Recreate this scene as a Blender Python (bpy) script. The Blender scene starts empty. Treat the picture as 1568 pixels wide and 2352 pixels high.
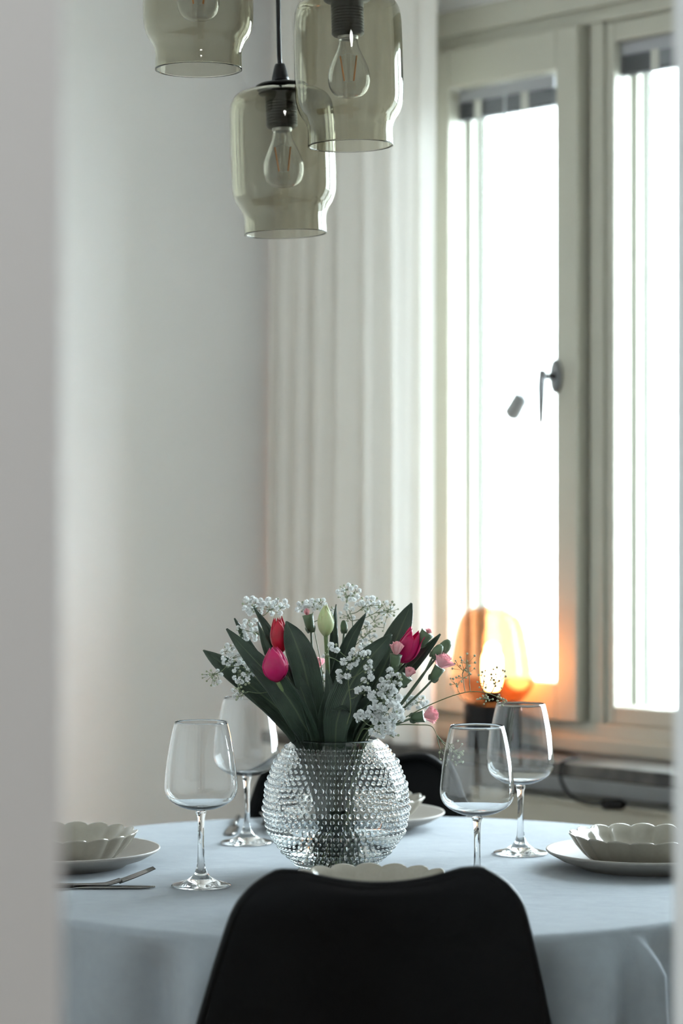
import bpy, bmesh, math, random
from mathutils import Vector, Matrix

scene = bpy.context.scene
COL = scene.collection
random.seed(7)

# ------------------------------------------------------------------ camera
F = 5553.0                     # focal length in pixels of the 1568x2352 frame (85 mm, 36 mm tall sensor)
CAM_Z = 1.252
cam_d = bpy.data.cameras.new('camera')
cam = bpy.data.objects.new('camera', cam_d)
COL.objects.link(cam)
cam.location = (0, 0, CAM_Z)
cam.rotation_euler = (math.radians(90), 0, 0)
cam_d.sensor_fit = 'VERTICAL'
cam_d.sensor_height = 36.0
cam_d.sensor_width = 24.0
cam_d.lens = 85.0
cam_d.clip_start = 0.05
cam_d.dof.use_dof = True
cam_d.dof.focus_distance = 3.37
cam_d.dof.aperture_fstop = 3.2
scene.camera = cam

# ------------------------------------------------------------------ world, exposure
SKY = 36.0
world = bpy.data.worlds.new('overcast_sky')
scene.world = world
world.use_nodes = True
wn = world.node_tree.nodes
bg = wn.get('Background') or wn.new('ShaderNodeBackground')
out = wn.get('World Output') or wn.new('ShaderNodeOutputWorld')
world.node_tree.links.new(bg.outputs[0], out.inputs[0])
bg.inputs['Color'].default_value = (0.80, 0.90, 1.0, 1)
bg.inputs['Strength'].default_value = SKY
vs = scene.view_settings
vs.view_transform = 'Standard'
vs.look = 'None'
vs.gamma = 1.0
vs.exposure = 0.22
vs.use_curve_mapping = False
cy = scene.cycles
cy.max_bounces = 12
cy.diffuse_bounces = 5
cy.glossy_bounces = 6
cy.transmission_bounces = 11
cy.transparent_max_bounces = 24
cy.sample_clamp_indirect = 6.0
cy.use_denoising = True
cy.use_adaptive_sampling = True
cy.adaptive_threshold = 0.05
cy.adaptive_min_samples = 16
cy.use_light_tree = False

# ------------------------------------------------------------------ window-wall frame of reference
O = Vector((0.3896, 5.2, 0))
EU = Vector((0.6716, -0.7409, 0)).normalized()     # along the window wall, towards the right
EN = Vector((-0.7409, -0.6716, 0)).normalized()    # from the window into the room
def W(u, n, z):
    p = O + EU * u + EN * n
    return Vector((p.x, p.y, z))
WROT = math.atan2(EU.y, EU.x)
U_L, U_R, N_B = -0.80, 2.292, 3.35                 # room: left wall, doorway wall, back wall
CEIL = 2.62

# daylight portals in the window openings (they only steer the sampling of the sky)
def portal(u0, u1, z0, z1, name):
    l = bpy.data.lights.new(name, 'AREA')
    l.shape = 'RECTANGLE'
    l.size, l.size_y = u1 - u0, z1 - z0
    l.cycles.is_portal = True
    o = bpy.data.objects.new(name, l)
    COL.objects.link(o)
    o.location = W((u0 + u1) / 2, -0.16, (z0 + z1) / 2)
    z = -EN
    m = Matrix((EU, Vector((0, 0, 1)), EU.cross(Vector((0, 0, 1))))).transposed()
    # light points along its local -Z: into the room
    zax = -EN
    xax = Vector((0, 0, 1)).cross(zax).normalized()
    m = Matrix((xax, Vector((0, 0, 1)), zax)).transposed()
    o.rotation_euler = m.to_euler()

# ------------------------------------------------------------------ helpers
def lin(r, g, b):
    f = lambda c: (c / 255 / 12.92) if c / 255 <= 0.04045 else ((c / 255 + 0.055) / 1.055) ** 2.4
    return (f(r), f(g), f(b), 1)

MATS = {}
def mat(name, color, rough=0.5, metallic=0.0, spec=0.5, bump=None, var=None, trans=0.0, ior=1.45, sheen=0.0, sss=0.0, coat=0.0, translucent=0.0):
    """Principled material; bump=(scale, strength, distance, stretch), var=(scale, colour2, amount)."""
    if name in MATS:
        return MATS[name]
    m = bpy.data.materials.new(name)
    m.use_nodes = True
    nt = m.node_tree
    b = nt.nodes['Principled BSDF']
    b.inputs['Base Color'].default_value = color
    b.inputs['Roughness'].default_value = rough
    b.inputs['Metallic'].default_value = metallic
    b.inputs['Specular IOR Level'].default_value = spec
    b.inputs['IOR'].default_value = ior
    b.inputs['Transmission Weight'].default_value = trans
    if sheen: b.inputs['Sheen Weight'].default_value = sheen
    if coat: b.inputs['Coat Weight'].default_value = coat
    if sss:
        b.inputs['Subsurface Weight'].default_value = sss
        b.inputs['Subsurface Scale'].default_value = 0.004
    tc = nt.nodes.new('ShaderNodeTexCoord')
    if var:
        n = nt.nodes.new('ShaderNodeTexNoise')
        n.inputs['Scale'].default_value = var[0]
        n.inputs['Detail'].default_value = 4
        nt.links.new(tc.outputs['Object'], n.inputs['Vector'])
        mx = nt.nodes.new('ShaderNodeMix'); mx.data_type = 'RGBA'
        mx.inputs['A'].default_value = color
        mx.inputs['B'].default_value = var[1]
        mp = nt.nodes.new('ShaderNodeMapRange')
        mp.inputs['From Min'].default_value = 0.35
        mp.inputs['From Max'].default_value = 0.65
        mp.inputs['To Max'].default_value = var[2]
        nt.links.new(n.outputs['Fac'], mp.inputs['Value'])
        nt.links.new(mp.outputs['Result'], mx.inputs['Factor'])
        nt.links.new(mx.outputs['Result'], b.inputs['Base Color'])
    if bump:
        n = nt.nodes.new('ShaderNodeTexNoise')
        n.inputs['Scale'].default_value = bump[0]
        n.inputs['Detail'].default_value = 5
        vm = nt.nodes.new('ShaderNodeMapping')
        st = bump[3] if len(bump) > 3 else (1, 1, 1)
        vm.inputs['Scale'].default_value = st
        nt.links.new(tc.outputs['Object'], vm.inputs['Vector'])
        nt.links.new(vm.outputs['Vector'], n.inputs['Vector'])
        bp = nt.nodes.new('ShaderNodeBump')
        bp.inputs['Strength'].default_value = bump[1]
        bp.inputs['Distance'].default_value = bump[2]
        nt.links.new(n.outputs['Fac'], bp.inputs['Height'])
        nt.links.new(bp.outputs['Normal'], b.inputs['Normal'])
    if translucent:
        o = nt.nodes['Material Output']
        t = nt.nodes.new('ShaderNodeBsdfTranslucent')
        t.inputs['Color'].default_value = color
        mx = nt.nodes.new('ShaderNodeMixShader')
        mx.inputs[0].default_value = translucent
        nt.links.new(b.outputs[0], mx.inputs[1])
        nt.links.new(t.outputs[0], mx.inputs[2])
        nt.links.new(mx.outputs[0], o.inputs['Surface'])
    MATS[name] = m
    return m

def glass(name, color, ior=1.5, rough=0.0):
    m = bpy.data.materials.new(name); m.use_nodes = True
    nt = m.node_tree
    nt.nodes.remove(nt.nodes['Principled BSDF'])
    g = nt.nodes.new('ShaderNodeBsdfGlass')
    g.inputs['Color'].default_value = color
    g.inputs['IOR'].default_value = ior
    g.inputs['Roughness'].default_value = rough
    nt.links.new(g.outputs[0], nt.nodes['Material Output'].inputs['Surface'])
    MATS[name] = m
    return m

def thin_glass(name, color, ior=1.5, boost=1.0):
    """Thin-walled pane: clear straight through, Fresnel reflection on top."""
    m = bpy.data.materials.new(name); m.use_nodes = True
    nt = m.node_tree
    nt.nodes.remove(nt.nodes['Principled BSDF'])
    t = nt.nodes.new('ShaderNodeBsdfTransparent'); t.inputs['Color'].default_value = color
    g = nt.nodes.new('ShaderNodeBsdfGlossy'); g.inputs['Roughness'].default_value = 0.02
    f = nt.nodes.new('ShaderNodeLayerWeight'); f.inputs['Blend'].default_value = 0.5
    pw = nt.nodes.new('ShaderNodeMath'); pw.operation = 'POWER'; pw.inputs[1].default_value = 5.0
    k = nt.nodes.new('ShaderNodeMath'); k.operation = 'MULTIPLY_ADD'
    f0 = ((ior - 1) / (ior + 1)) ** 2
    k.inputs[1].default_value = (1 - f0) * boost; k.inputs[2].default_value = f0 * boost
    k.use_clamp = True
    mx = nt.nodes.new('ShaderNodeMixShader')
    nt.links.new(f.outputs['Facing'], pw.inputs[0])
    nt.links.new(pw.outputs[0], k.inputs[0])
    nt.links.new(k.outputs[0], mx.inputs[0])
    nt.links.new(t.outputs[0], mx.inputs[1])
    nt.links.new(g.outputs[0], mx.inputs[2])
    nt.links.new(mx.outputs[0], nt.nodes['Material Output'].inputs['Surface'])
    MATS[name] = m
    return m

def emit(name, color, strength):
    m = bpy.data.materials.new(name); m.use_nodes = True
    nt = m.node_tree
    nt.nodes.remove(nt.nodes['Principled BSDF'])
    e = nt.nodes.new('ShaderNodeEmission')
    e.inputs['Color'].default_value = color
    e.inputs['Strength'].default_value = strength
    nt.links.new(e.outputs[0], nt.nodes['Material Output'].inputs['Surface'])
    MATS[name] = m
    return m

class MB:
    def __init__(self): self.v, self.f = [], []
    def add(self, vs, fs):
        k = len(self.v)
        self.v += [tuple(p) for p in vs]
        self.f += [tuple(i + k for i in f) for f in fs]
        return self
    def box(self, a, b, xf=None):
        (x0, y0, z0), (x1, y1, z1) = a, b
        vs = [(x, y, z) for z in (z0, z1) for y in (y0, y1) for x in (x0, x1)]
        if xf: vs = [xf(*p) for p in vs]
        fs = [(0, 2, 3, 1), (4, 5, 7, 6), (0, 1, 5, 4), (2, 6, 7, 3), (0, 4, 6, 2), (1, 3, 7, 5)]
        return self.add(vs, fs)
    def tube(self, path, rad, seg=6, caps=True):
        path = [Vector(p) for p in path]
        n = len(path)
        if not isinstance(rad, (list, tuple)): rad = [rad] * n
        t0 = (path[1] - path[0]).normalized()
        ref = Vector((0, 0, 1)) if abs(t0.z) < 0.9 else Vector((1, 0, 0))
        nx = t0.cross(ref).normalized()
        vs = []
        for i, p in enumerate(path):
            t = (path[min(i + 1, n - 1)] - path[max(i - 1, 0)])
            if t.length < 1e-9: t = t0.copy()
            t.normalize()
            nx = (nx - t * nx.dot(t))
            nx = nx.normalized() if nx.length > 1e-6 else t.orthogonal().normalized()
            ny = t.cross(nx)
            for k in range(seg):
                a = 2 * math.pi * k / seg
                vs.append(p + (nx * math.cos(a) + ny * math.sin(a)) * rad[i])
        fs = []
        for i in range(n - 1):
            for k in range(seg):
                k2 = (k + 1) % seg
                fs.append((i * seg + k, i * seg + k2, (i + 1) * seg + k2, (i + 1) * seg + k))
        if caps:
            fs.append(tuple(reversed(range(seg))))
            fs.append(tuple((n - 1) * seg + k for k in range(seg)))
        return self.add(vs, fs)
    def lathe(self, prof, seg=48, xf=None, rfun=None, close=False):
        """prof: list of (r, z). r == 0 makes a pole."""
        vs, rings = [], []
        for (r, z) in prof:
            if r < 1e-7:
                rings.append([len(vs)]); vs.append(Vector((0, 0, z)))
            else:
                ids = []
                for k in range(seg):
                    a = 2 * math.pi * k / seg
                    rr = rfun(r, z, a) if rfun else r
                    ids.append(len(vs)); vs.append(Vector((rr * math.cos(a), rr * math.sin(a), z)))
                rings.append(ids)
        fs = []
        pairs = list(zip(rings[:-1], rings[1:]))
        if close: pairs.append((rings[-1], rings[0]))
        for A, B in pairs:
            if len(A) == 1 and len(B) == 1: continue
            for k in range(seg):
                k2 = (k + 1) % seg
                if len(A) == 1: fs.append((A[0], B[k2], B[k]))
                elif len(B) == 1: fs.append((A[k], A[k2], B[0]))
                else: fs.append((A[k], A[k2], B[k2], B[k]))
        if xf: vs = [xf @ p for p in vs]
        return self.add(vs, fs)
    def sphere(self, c, r, seg=8, rings=5):
        prof = [(r * math.sin(math.pi * i / rings) if 0 < i < rings else 0, -r * math.cos(math.pi * i / rings)) for i in range(rings + 1)]
        return self.lathe(prof, seg, Matrix.Translation(Vector(c)))
    def grid(self, rows):
        """rows: list of equal-length lists of points"""
        nv = len(rows[0]); vs = [p for r in rows for p in r]
        fs = []
        for i in range(len(rows) - 1):
            for j in range(nv - 1):
                fs.append((i * nv + j, i * nv + j + 1, (i + 1) * nv + j + 1, (i + 1) * nv + j))
        return self.add(vs, fs)
    def mesh(self, name, smooth=True, fix=True):
        me = bpy.data.meshes.new(name)
        me.from_pydata(self.v, [], self.f)
        if fix:
            bm = bmesh.new(); bm.from_mesh(me)
            bmesh.ops.recalc_face_normals(bm, faces=bm.faces)
            bm.to_mesh(me); bm.free()
        if smooth:
            me.polygons.foreach_set('use_smooth', [True] * len(me.polygons))
        me.update()
        return me

def put(name, me, m, parent=None, loc=None, smooth=None):
    """Link mesh data (or an MB) as one object."""
    if isinstance(me, MB): me = me.mesh(name, True if smooth is None else smooth)
    if m and not me.materials: me.materials.append(m)
    o = bpy.data.objects.new(name, me)
    COL.objects.link(o)
    if parent: o.parent = parent
    if loc is not None: o.location = loc
    return o

def tag(o, label, cat, group=None, kind=None):
    if label: o['label'] = label
    if cat: o['category'] = cat
    if group: o['group'] = group
    if kind: o['kind'] = kind
    return o

def thing(name, label, cat, loc=(0, 0, 0), rotz=0.0, group=None):
    o = bpy.data.objects.new(name, None)
    o.empty_display_size = 0.05
    COL.objects.link(o)
    o.location = loc; o.rotation_euler = (0, 0, rotz)
    return tag(o, label, cat, group)

def struct(name, label=None, me=None, m=None, smooth=False):
    if me is None:
        o = bpy.data.objects.new(name, None); o.empty_display_size = 0.05; COL.objects.link(o)
    else:
        o = put(name, me, m, smooth=smooth)
    o['kind'] = 'structure'
    if label: o['label'] = label
    return o

def copy_tree(root, loc, rotz=None, label=None, group=None):
    r = root.copy(); COL.objects.link(r); r.location = loc
    if rotz is not None: r.rotation_euler = (0, 0, rotz)
    if label: r['label'] = label
    if group: r['group'] = group
    for ch in list(root.children):
        c = ch.copy(); COL.objects.link(c); c.parent = r
        for g in list(ch.children):
            d = g.copy(); COL.objects.link(d); d.parent = c
    return r

def bevel(o, w=0.003, seg=2):
    md = o.modifiers.new('bevel', 'BEVEL'); md.width = w; md.segments = seg
    md.limit_method = 'ANGLE'
    return o

def smooth_by_angle(me, deg=35):
    me.polygons.foreach_set('use_smooth', [True] * len(me.polygons))
    bm = bmesh.new(); bm.from_mesh(me)
    for e in bm.edges:
        if len(e.link_faces) == 2 and e.calc_face_angle(0) > math.radians(deg): e.smooth = False
    bm.to_mesh(me); bm.free()
    return me

def spline(pts, n):
    """Catmull-Rom through pts, n samples."""
    P = [Vector(p) for p in pts]
    if len(P) == 2: return [P[0].lerp(P[1], i / (n - 1)) for i in range(n)]
    P = [P[0] * 2 - P[1]] + P + [P[-1] * 2 - P[-2]]
    segs = len(P) - 3
    res = []
    for i in range(n):
        s = i / (n - 1) * segs
        k = min(int(s), segs - 1); t = s - k
        a, b, c, d = P[k:k + 4]
        res.append(0.5 * ((2 * b) + (c - a) * t + (2 * a - 5 * b + 4 * c - d) * t * t + (3 * b - a - 3 * c + d) * t ** 3))
    return res

def PX(x, y, Y):
    """A point of the place that stands at depth Y behind picture position (x, y)."""
    return Vector(((x - 784) / F * Y, Y, CAM_Z + (1176 - y) / F * Y))

# ------------------------------------------------------------------ materials
M_wall = mat('wall_paint', lin(247, 246, 244), 0.9, bump=(220, 0.06, 0.002))
M_hall = mat('hall_paint', lin(226, 227, 226), 0.9, bump=(220, 0.06, 0.002))
M_ceil = mat('ceiling_paint', lin(242, 241, 239), 0.95)
M_floor = mat('pale_oak_floor', lin(150, 120, 88), 0.45, var=(6, lin(128, 98, 70), 0.7), bump=(30, 0.1, 0.002, (1, 12, 1)))
M_frame = mat('window_paint', lin(184, 181, 167), 0.42, bump=(90, 0.05, 0.001))
M_gap = mat('gasket_grey', lin(96, 96, 86), 0.8)
M_pane = thin_glass('pane_glass', (0.97, 0.985, 0.98, 1), 1.45, 1.0)
M_blind = mat('blind_aluminium', lin(168, 168, 172), 0.4, 0.3)
M_slat = mat('blind_slat_grey', lin(92, 92, 95), 0.5, 0.2)
M_tape = mat('blind_tape', lin(196, 195, 186), 0.9)
M_chrome = mat('satin_steel', lin(190, 190, 192), 0.28, 1.0)
M_cord = mat('cord_grey', lin(176, 178, 180), 0.8)
M_stone = mat('dark_marble', lin(44, 43, 41), 0.38, var=(18, lin(96, 91, 84), 0.8), bump=(40, 0.05, 0.001))
M_rad = mat('radiator_enamel', lin(184, 181, 167), 0.45)
M_linen = mat('white_linen', lin(236, 232, 224), 0.95, bump=(500, 0.12, 0.001, (1, 1, 0.25)), translucent=0.12)
M_cloth = mat('blue_grey_linen', lin(142, 148, 153), 0.95, sheen=0.1, bump=(420, 0.35, 0.0012, (1, 5, 1)), var=(60, lin(134, 140, 146), 0.5))
def add_wrinkles(m, scale, stretch, strength, dist):
    nt = m.node_tree
    b = nt.nodes['Principled BSDF']
    old = b.inputs['Normal'].links[0].from_socket
    tc = nt.nodes.new('ShaderNodeTexCoord'); vm = nt.nodes.new('ShaderNodeMapping'); vm.inputs['Scale'].default_value = stretch
    n = nt.nodes.new('ShaderNodeTexNoise'); n.inputs['Scale'].default_value = scale; n.inputs['Detail'].default_value = 3; n.inputs['Distortion'].default_value = 0.6
    bp = nt.nodes.new('ShaderNodeBump'); bp.inputs['Strength'].default_value = strength; bp.inputs['Distance'].default_value = dist
    nt.links.new(tc.outputs['Object'], vm.inputs['Vector']); nt.links.new(vm.outputs['Vector'], n.inputs['Vector'])
    nt.links.new(n.outputs['Fac'], bp.inputs['Height']); nt.links.new(old, bp.inputs['Normal'])
    nt.links.new(bp.outputs['Normal'], b.inputs['Normal'])
add_wrinkles(M_cloth, 8, (1.0, 1.5, 0.5), 0.3, 0.012)
M_plate = mat('stoneware', lin(160, 154, 147), 0.55, var=(200, lin(152, 146, 138), 0.4))
M_bowl = mat('glazed_stoneware', lin(150, 144, 132), 0.16, coat=0.4, var=(160, lin(141, 135, 123), 0.4))
M_steel = mat('dark_cutlery_steel', lin(120, 118, 116), 0.22, 1.0)
M_black = mat('black_polypropylene', lin(5, 5, 6), 0.5, spec=0.16, bump=(900, 0.08, 0.0005))
M_blackpad = mat('black_seat_cushion', lin(20, 20, 21), 0.55, bump=(600, 0.1, 0.0005))
M_beech = mat('beech_leg', lin(190, 150, 104), 0.5, var=(25, lin(170, 128, 84), 0.6))
M_blackmetal = mat('black_metal', lin(11, 11, 12), 0.55, spec=0.3)
M_wood = mat('table_wood', lin(226, 226, 224), 0.5)
M_glass = glass('clear_crystal', (0.992, 0.995, 0.995, 1), 1.5)
M_vase = glass('pressed_clear_glass', (0.985, 0.992, 0.99, 1), 1.48)
M_water = glass('vase_water', (0.985, 0.995, 0.99, 1), 1.33)
M_smoke = glass('smoked_olive_glass', (0.81, 0.80, 0.75, 1), 1.42)
M_bulb = thin_glass('bulb_glass', (0.98, 0.98, 0.98, 1), 1.5)
M_socket = mat('black_bakelite', lin(14, 14, 15), 0.38)
M_filament = mat('led_filament', lin(240, 150, 60), 0.6)
M_brass = mat('bulb_cap_metal', lin(190, 190, 192), 0.3, 1.0)

# ------------------------------------------------------------------ room shell
def wbox(mb, u0, u1, n0, n1, z0, z1):
    return mb.box((u0, n0, z0), (u1, n1, z1), W)

WIN_U0, WIN_U1, WIN_Z0, WIN_Z1 = -0.305, 1.665, 0.752, 2.335
TH = 0.24
mb = MB()
wbox(mb, U_L - 0.2, WIN_U0, -TH, 0.0, 0, CEIL)
wbox(mb, WIN_U1, U_R + 0.12, -TH, 0.0, 0, CEIL)
wbox(mb, WIN_U0, WIN_U1, -TH, 0.0, 0, WIN_Z0 - 0.03)
wbox(mb, WIN_U0, WIN_U1, -TH, 0.0, WIN_Z1, CEIL)
struct('wall_window', None, mb, M_wall)
mb = MB(); wbox(mb, U_L - 0.2, U_L, 0, N_B + 0.2, 0, CEIL)
struct('wall_left', None, mb, M_wall)
mb = MB(); wbox(mb, U_L, U_R + 0.12, N_B, N_B + 0.2, 0, CEIL)
struct('wall_back', None, mb, M_wall)
# wall with the doorway through which the picture is taken
D0, D1, DTOP = 2.232, 2.937, 2.1
H_U1, H_N0, H_N1 = 4.75, 0.6, 5.6
mb = MB()
wbox(mb, U_R, U_R + 0.12, 0, D0, 0, CEIL)
wbox(mb, U_R, U_R + 0.12, D1, N_B, 0, CEIL)
wbox(mb, U_R, U_R + 0.12, D0, D1, DTOP + 0.3, CEIL)
struct('wall_doorway', None, mb, M_hall)
mb = MB()
wbox(mb, U_R + 0.12, H_U1, H_N0 - 0.15, H_N0, 0, CEIL)
wbox(mb, U_R + 0.12, H_U1, H_N1, H_N1 + 0.15, 0, CEIL)
wbox(mb, H_U1, H_U1 + 0.15, H_N0, H_N1, 0, CEIL)
wbox(mb, U_R, U_R + 0.12, N_B + 0.2, H_N1, 0, CEIL)
struct('wall_hall', None, mb, M_hall)
mb = MB(); wbox(mb, U_L - 0.2, H_U1 + 0.15, -TH, H_N1 + 0.15, -0.1, 0)
struct('floor', None, mb, M_floor)
mb = MB(); wbox(mb, U_L - 0.2, H_U1 + 0.15, -TH, H_N1 + 0.15, CEIL, CEIL + 0.1)
struct('ceiling', None, mb, M_ceil)
mb = MB(); wbox(mb, U_L, U_L + 0.015, 0.02, N_B, 0, 0.1)
struct('baseboard_left', None, mb, M_frame)

# window casing and frame
def wpart(name, parent, u0, u1, n0, n1, z0, z1, m, bv=0.003):
    o = put(name, wbox(MB(), u0, u1, n0, n1, z0, z1), m, parent, smooth=False)
    if bv: bevel(o, bv)
    return o
tr = struct('trim_1', 'cream painted window frame with mullions')
wpart('frame_head', tr, WIN_U0, WIN_U1, -0.13, 0.012, 2.27, WIN_Z1, M_frame)
wpart('frame_bottom', tr, WIN_U0, WIN_U1, -0.13, 0.012, WIN_Z0, 0.812, M_frame)
wpart('frame_bottom_lip', tr, WIN_U0, WIN_U1, 0.012, 0.03, WIN_Z0, 0.782, M_frame)
wpart('frame_jamb', tr, WIN_U0, -0.275, -0.13, 0.012, 0.812, 2.27, M_frame)
wpart('frame_jamb', tr, 1.63, WIN_U1, -0.13, 0.012, 0.812, 2.27, M_frame)
for um in (0.206, 0.675, 1.155):
    wpart('mullion', tr, um - 0.006, um + 0.03, -0.13, 0.008, 0.812, 2.27, M_frame)
    wpart('rebate', tr, um - 0.04, um - 0.006, -0.135, -0.085, 0.812, 2.27, M_frame, 0)
tr2 = struct('trim_2', 'cream painted casing boards round the window')
wpart('casing_head', tr2, WIN_U0 - 0.09, WIN_U1 + 0.09, 0.0, 0.03, 2.300, 2.355, M_frame)
wpart('casing_side', tr2, WIN_U0 - 0.08, WIN_U0 + 0.008, 0.0, 0.02, 0.77, 2.300, M_frame)
wpart('casing_side', tr2, WIN_U1 - 0.008, WIN_U1 + 0.08, 0.0, 0.02, 0.77, 2.300, M_frame)

def casement(idx, u0, u1, z0, z1, n_in, sl, sr, rt, rb, label):
    """One casement: inner sash frame, its pane, the outer coupled sash and its pane."""
    w = struct('window_%d' % idx, label)
    n_out = n_in - 0.055
    wpart('stile', w, u0, u0 + sl, n_out, n_in, z0, z1, M_frame, 0.004)
    wpart('stile', w, u1 - sr, u1, n_out, n_in, z0, z1, M_frame, 0.004)
    wpart('rail', w, u0 + sl, u1 - sr, n_out, n_in - 0.001, z1 - rt, z1, M_frame, 0.004)
    wpart('rail', w, u0 + sl, u1 - sr, n_out, n_in - 0.001, z0, z0 + rb, M_frame, 0.004)
    wpart('pane', w, u0 + sl - 0.004, u1 - sr + 0.004, n_out + 0.012, n_out + 0.016, z0 + rb - 0.004, z1 - rt + 0.004, M_pane, 0)
    # outer sash of the coupled window
    a, b = n_out - 0.052, n_out - 0.004
    wpart('outer_stile', w, u0 + 0.012, u0 + sl + 0.012, a, b, z0 + 0.01, z1 - 0.01, M_frame, 0.003)
    wpart('outer_stile', w, u1 - sr - 0.004, u1 - 0.012, a, b, z0 + 0.01, z1 - 0.01, M_frame, 0.003)
    wpart('outer_rail', w, u0 + sl + 0.012, u1 - sr - 0.004, a, b, z1 - rt + 0.004, z1 - 0.012, M_frame, 0.003)
    wpart('outer_rail', w, u0 + sl + 0.012, u1 - sr - 0.004, a, b, z0 + 0.012, z0 + rb - 0.006, M_frame, 0.003)
    wpart('gasket', w, u0 + sl + 0.012, u0 + sl + 0.0165, a + 0.004, b - 0.02, z0 + rb - 0.006, z1 - rt + 0.004, M_gap, 0)
    wpart('outer_pane', w, u0 + sl + 0.0165, u1 - sr - 0.004, a + 0.008, a + 0.011, z0 + rb - 0.006, z1 - rt + 0.004, M_pane, 0)
    return w

w1 = casement(1, -0.2745, 0.186, 0.8125, 2.2695, 0.032, 0.080, 0.061, 0.085, 0.08, 'left-hand casement with a steel handle next to the curtain')
w2 = casement(2, 0.2365, 0.660, 0.8125, 2.2695, 0.000, 0.024, 0.024, 0.043, 0.037, 'slim framed fixed light beside the casement')
w3 = casement(3, 0.7055, 1.140, 0.8125, 2.2695, 0.000, 0.024, 0.024, 0.043, 0.037, 'third light of the window')
w4 = casement(4, 1.1855, 1.6295, 0.8125, 2.2695, 0.000, 0.024, 0.024, 0.043, 0.037, 'fourth light of the window')
for a, b in ((-0.21, 0.09), (0.252, 0.636), (0.732, 1.116), (1.212, 1.6)):
    portal(a, b, 0.86, 2.22, 'window_portal' if a < 0.7 else 'window_right_offscreen')
# gap shadow strip beside the casement is the mullion set back; handle
hu, hz = 0.128, 1.537
hd = bpy.data.objects.new('handle', None); COL.objects.link(hd); hd.parent = w1
M_handle = mat('handle_steel', lin(128, 128, 130), 0.35, 1.0)
hd['label'] = 'satin steel window handle with oval rosette'
ros = MB()
prof = [(0, 0), (0.016, 0), (0.016, 0.006), (0.013, 0.009), (0, 0.009)]
def handle_xf(s=1.0):
    # local z -> EN, local x -> EU, local y -> up
    return Matrix(((EU.x, 0, EN.x, 0), (EU.y, 0, EN.y, 0), (0, s, 0, 0), (0, 0, 0, 1)))
ros.lathe(prof, 24, Matrix.Translation(W(hu, 0.032, hz)) @ handle_xf(2.3))
put('rosette', ros, M_handle, hd)
lv = MB()
lv.tube([W(hu, 0.036, hz), W(hu, 0.062, hz - 0.001), W(hu, 0.075, hz - 0.004)], [0.008, 0.008, 0.009], 10)
lv.tube([W(hu, 0.075, hz + 0.012), W(hu, 0.078, hz - 0.02), W(hu, 0.08, hz - 0.10)], [0.009, 0.0095, 0.006], 10)
put('lever', lv, M_handle, hd)

def blind(u0, u1, ztop, zmid, zbot, n, tapes, label, cord_u=None):
    t = thing('venetian_blind', label, 'blind', W((u0 + u1) / 2, n, zbot))
    inv = Matrix.Translation(-Vector(t.location))
    def part(name, mb, m, parent=t):
        me = mb.mesh(name, False); me.transform(inv)
        return put(name, me, m, parent)
    part('headrail', wbox(MB(), u0 + 0.002, u1 - 0.002, n - 0.010, n + 0.010, zmid + 0.004, ztop - 0.002), M_blind)
    k = 16
    sm = MB()
    for i in range(k):
        z = zbot + 0.006 + (zmid - zbot - 0.003) * i / k
        sm.add([W(u0 + 0.004, n - 0.011, z), W(u1 - 0.004, n - 0.011, z), W(u1 - 0.004, n, z + 0.0016), W(u0 + 0.004, n, z + 0.0016), W(u1 - 0.004, n + 0.011, z), W(u0 + 0.004, n + 0.011, z)],
               [(0, 1, 2, 3), (3, 2, 4, 5)])
        sm.add([W(u0 + 0.004, n + 0.011, z), W(u1 - 0.004, n + 0.011, z), W(u1 - 0.004, n + 0.011, z + 0.001), W(u0 + 0.004, n + 0.011, z + 0.001)], [(0, 1, 2, 3)])
    s = part('slat_stack', sm, M_slat); s['kind'] = 'stuff'
    part('bottom_rail', wbox(MB(), u0 + 0.004, u1 - 0.004, n - 0.009, n + 0.009, zbot, zbot + 0.005), M_slat)
    for tu in tapes:
        part('ladder_tape', wbox(MB(), tu - 0.011, tu + 0.011, n + 0.0115, n + 0.0125, zbot - 0.001, zmid + 0.004), M_tape)
    if cord_u is not None:
        nn = n + 0.045
        pts = [W(cord_u, nn, ztop - 0.02), W(cord_u, nn, 2.0), W(cord_u + 0.004, nn, 1.62), W(cord_u + 0.008, nn, 1.55), W(cord_u + 0.032, nn, 1.50)]
        cm = MB().tube(spline(pts, 30), 0.0026, 6)
        c = part('cord', cm, M_cord)
        ring = MB()
        rc = W(cord_u + 0.011, nn, 1.885)
        pr = [rc + EU * 0.014 * math.cos(a) + Vector((0, 0, 0.015 * math.sin(a))) for a in [2 * math.pi * i / 16 for i in range(17)]]
        ring.tube(pr, 0.0026, 6, False)
        part('cord_ring', ring, M_cord, t)
        kb = MB()
        c0, ax = W(cord_u + 0.036, nn, 1.479), (EU * 0.62 + Vector((0, 0, 0.78))).normalized()
        kb.tube([c0 - ax * 0.030, c0 - ax * 0.023, c0 + ax * 0.020, c0 + ax * 0.028], [0.012, 0.019, 0.017, 0.009], 12)
        part('cord_knob', kb, mat('knob_grey', lin(140, 142, 143), 0.5), t)
    return t
blind(-0.212, 0.09, 2.183, 2.152, 2.117, -0.012, (-0.135, 0.006), 'raised grey venetian blind at the top of the handled casement', -0.022)
blind(0.252, 0.636, 2.227, 2.196, 2.158, -0.030, (0.355, 0.53), 'raised grey venetian blind at the top of the slim fixed light')

# stone sill
sill = put('window_sill', wbox(MB(), -0.62, 2.1, 0.001, 0.2, 0.722, 0.75), M_stone, smooth=False)
bevel(sill, 0.003)
tag(sill, 'dark marbled stone sill under the window', 'window sill')

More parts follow.
